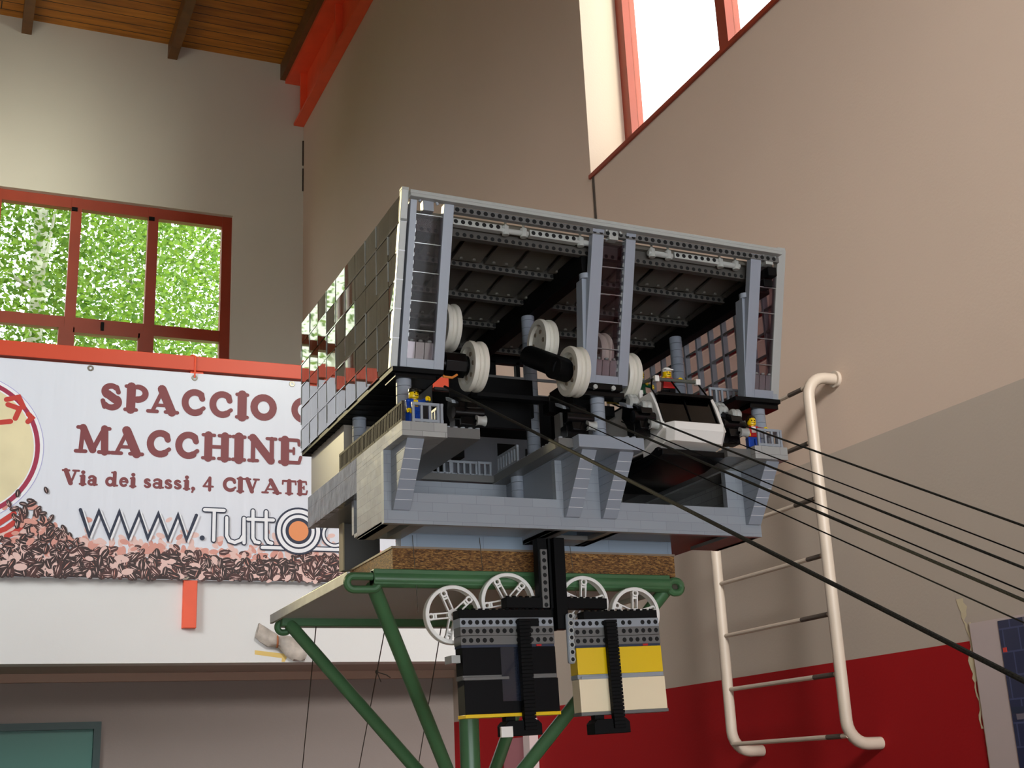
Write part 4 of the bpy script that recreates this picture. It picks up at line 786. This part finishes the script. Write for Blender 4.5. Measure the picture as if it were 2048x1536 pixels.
def weight(x0, x1, yaw, roll, label, low, base, topm, skip, strapx, footx, seam):
    t = thing('counterweight', (x0 + x1) / 2, 1262, 40, label, 'counterweight', 'counterweights under the model'); c = Vector(((x0 + x1) / 2, 1262, 110)); M = Matrix.Rotation(radians(yaw), 3, 'Z') @ Matrix.Rotation(radians(roll), 3, 'Y')
    def tf(mb): mb.v = [tuple(c + M @ (Vector(v) - c)) for v in mb.v]; return mb
    ya, yb_ = 1250, 1268.5; n = int((x1 - x0) / 7.7); sp_ = (x1 - x0) / n
    b = MB(); b.box(x0 + (0 if x0 < 550 else 14), x1, ya + 2, yb_, 161, 170)
    for i in range(int(n - (0 if x0 < 550 else 2))): b.cyl((x1 - sp_ * (i + .5), ya + 8, 170), (x1 - sp_ * (i + .5), ya + 8, 172), 2.4, 10)
    tf(b).build('stud_plate', BKM, t, .3)
    for j, (z0, m_) in enumerate(((152, LG), (143, DG), (133.5, DG))):
        b = MB(); b.box(x0, x1, ya, yb_, z0 + .2, z0 + 9.3)
        for i in range(n):
            if (i, j) not in skip: b.cyl((x0 + sp_ * (i + .5), ya - .25, z0 + 4.8), (x0 + sp_ * (i + .5), ya + 3, z0 + 4.8), 2.5, 14, 1)
        tf(b).build('perforated_brick', [m_, HOLE], t, .25)
    b = MB().box(x0 + .5, x1 - .5, ya + .6, yb_, 131, 133.6); tf(b).build('spacer_plate', NAVY, t)
    b = MB().box(x0 + 1, x1, ya, yb_, 103, 131); tf(b).build('upper_box', topm, t, .4)
    b = MB().box(x0 + .5, x1 + .5, ya + .8, yb_, 98.5, 103); b.box(x0 + (1 if x0 < 550 else 4), x0 + (52 if x0 < 550 else 72), ya - 1.4, ya + .8, 98, 101); tf(b).build('middle_plate', LG if x0 > 550 else DG, t, .3)
    b = MB().box(x0 + 1.5, x1 + 1, ya, yb_, 64, 98.3); tf(b).build('lower_box', low, t, .4)
    b = MB().box(x0 + 1, x1 + 1.5, ya - 1, yb_ + 1, 60.5, 64); tf(b).build('base_plate', base, t, .3)
    b = MB().box(x1 - 22, x1 - 16, ya - .3, ya + 3, 131.4, 133.4); tf(b).build('red_pin', RD, t)
    s_ = MB()
    for i in range(30): s_.box(strapx - 6.6, strapx + 6.6, ya - 9, ya - 3.2, 46 + i * 3.8, 49.2 + i * 3.8)
    s_.box(strapx - 5.8, strapx + 5.8, ya - 7.5, ya - .5, 46, 159); tf(s_).build('chain_strap', BKM, t, .3)
    f = MB(); f.prism([(footx - 21, ya - 6, 41), (footx - 21, ya - 6, 52), (footx - 17, ya - 6, 56), (footx + 17, ya - 6, 56), (footx + 21, ya - 6, 52), (footx + 21, ya - 6, 41)], (0, 20, 0)); f.box(footx - 17, footx - 6, ya, ya + 10, 54, 61); tf(f).build('foot_block', BKM, t, .4)
    if seam: b = MB().box(x0 + 44, x0 + 66, ya - .25, ya, 76, 131); tf(b).build('glossy_panel', mat('dark_glossy_sheet', '1c2230', .12, coat=.6), t)
    return t, tf
t1, tf1 = weight(485, 593, 1.5, -1.0, 'black brick counterweight with yellow base on the left', mat('black_box_plastic', '08080a', .4, .12), YE, MATS['black_box_plastic'], {(9, 0), (10, 0), (9, 1), (9, 2), (5, 2), (6, 2), (7, 2)}, 555, 548, True)
b = MB().box(522, 535, 1243, 1246, 40, 50.5); tf1(b).build('white_tag', WH, t1); b = MB().box(475, 485, 1253, 1272, 116, 124); tf1(b).build('side_clip', TILE, t1, .4)
b = MB().box(571 - 12, 582 - 8, 1246.5, 1250, 152, 160); tf1(b).build('gap_block', BKM, t1)
weight(617.5, 721, -1.5, -1.4, 'yellow over cream brick counterweight on the right', CR, DG, YE, {(9, 0), (6, 0), (4, 1), (5, 1), (6, 1), (5, 2), (6, 2)}, 659, 651, False)
# hanging strings
STR = mat('thin_dark_string', '4a453c', .8)
for p0, p1, lb in (((438, 1645, 199), (545, 2150, -19), 'left one of three dark strings below the stand frame'), ((532, 1645, 199), (668, 2260, -24), 'knotted middle string below the stand frame'), ((611, 1645, 199), (777, 2260, -29), 'string nearest the black counterweight below the stand frame')):
    p1 = tuple(Vector(p0) + (Vector(p1) - Vector(p0)) * ((-480 - p0[2]) / (p1[2] - p0[2]))); s_ = MB().tube([p0, p1], .8, 6)
    if 'knotted' in lb:
        q = Vector(p0).lerp(Vector(p1), .07); s_.ball(q, 2.5, 2.5, 3, 8, 0, 5); s_.tube([q, q + Vector((14, 0, -4)), q + Vector((20, 0, -8))], .8, 5); s_.tube([q, q + Vector((6, 0, -14))], .7, 5)
    s_.build('hanging_string', STR, None, label=lb, cat='string', group='strings under the stand')
for x in (452, 530, 640): MB().tube([(x, 1298.6, 255), (x, 1285, 170)], .35, 5).build('fine_thread', STR, None, label={452: 'fine thread at the left end of the particle board front', 530: 'fine thread between the two left white wheels', 640: 'fine thread right of the black mast'}[x], cat='thread')
for o in bpy.data.objects:
    if 'org' in o: del o['org']
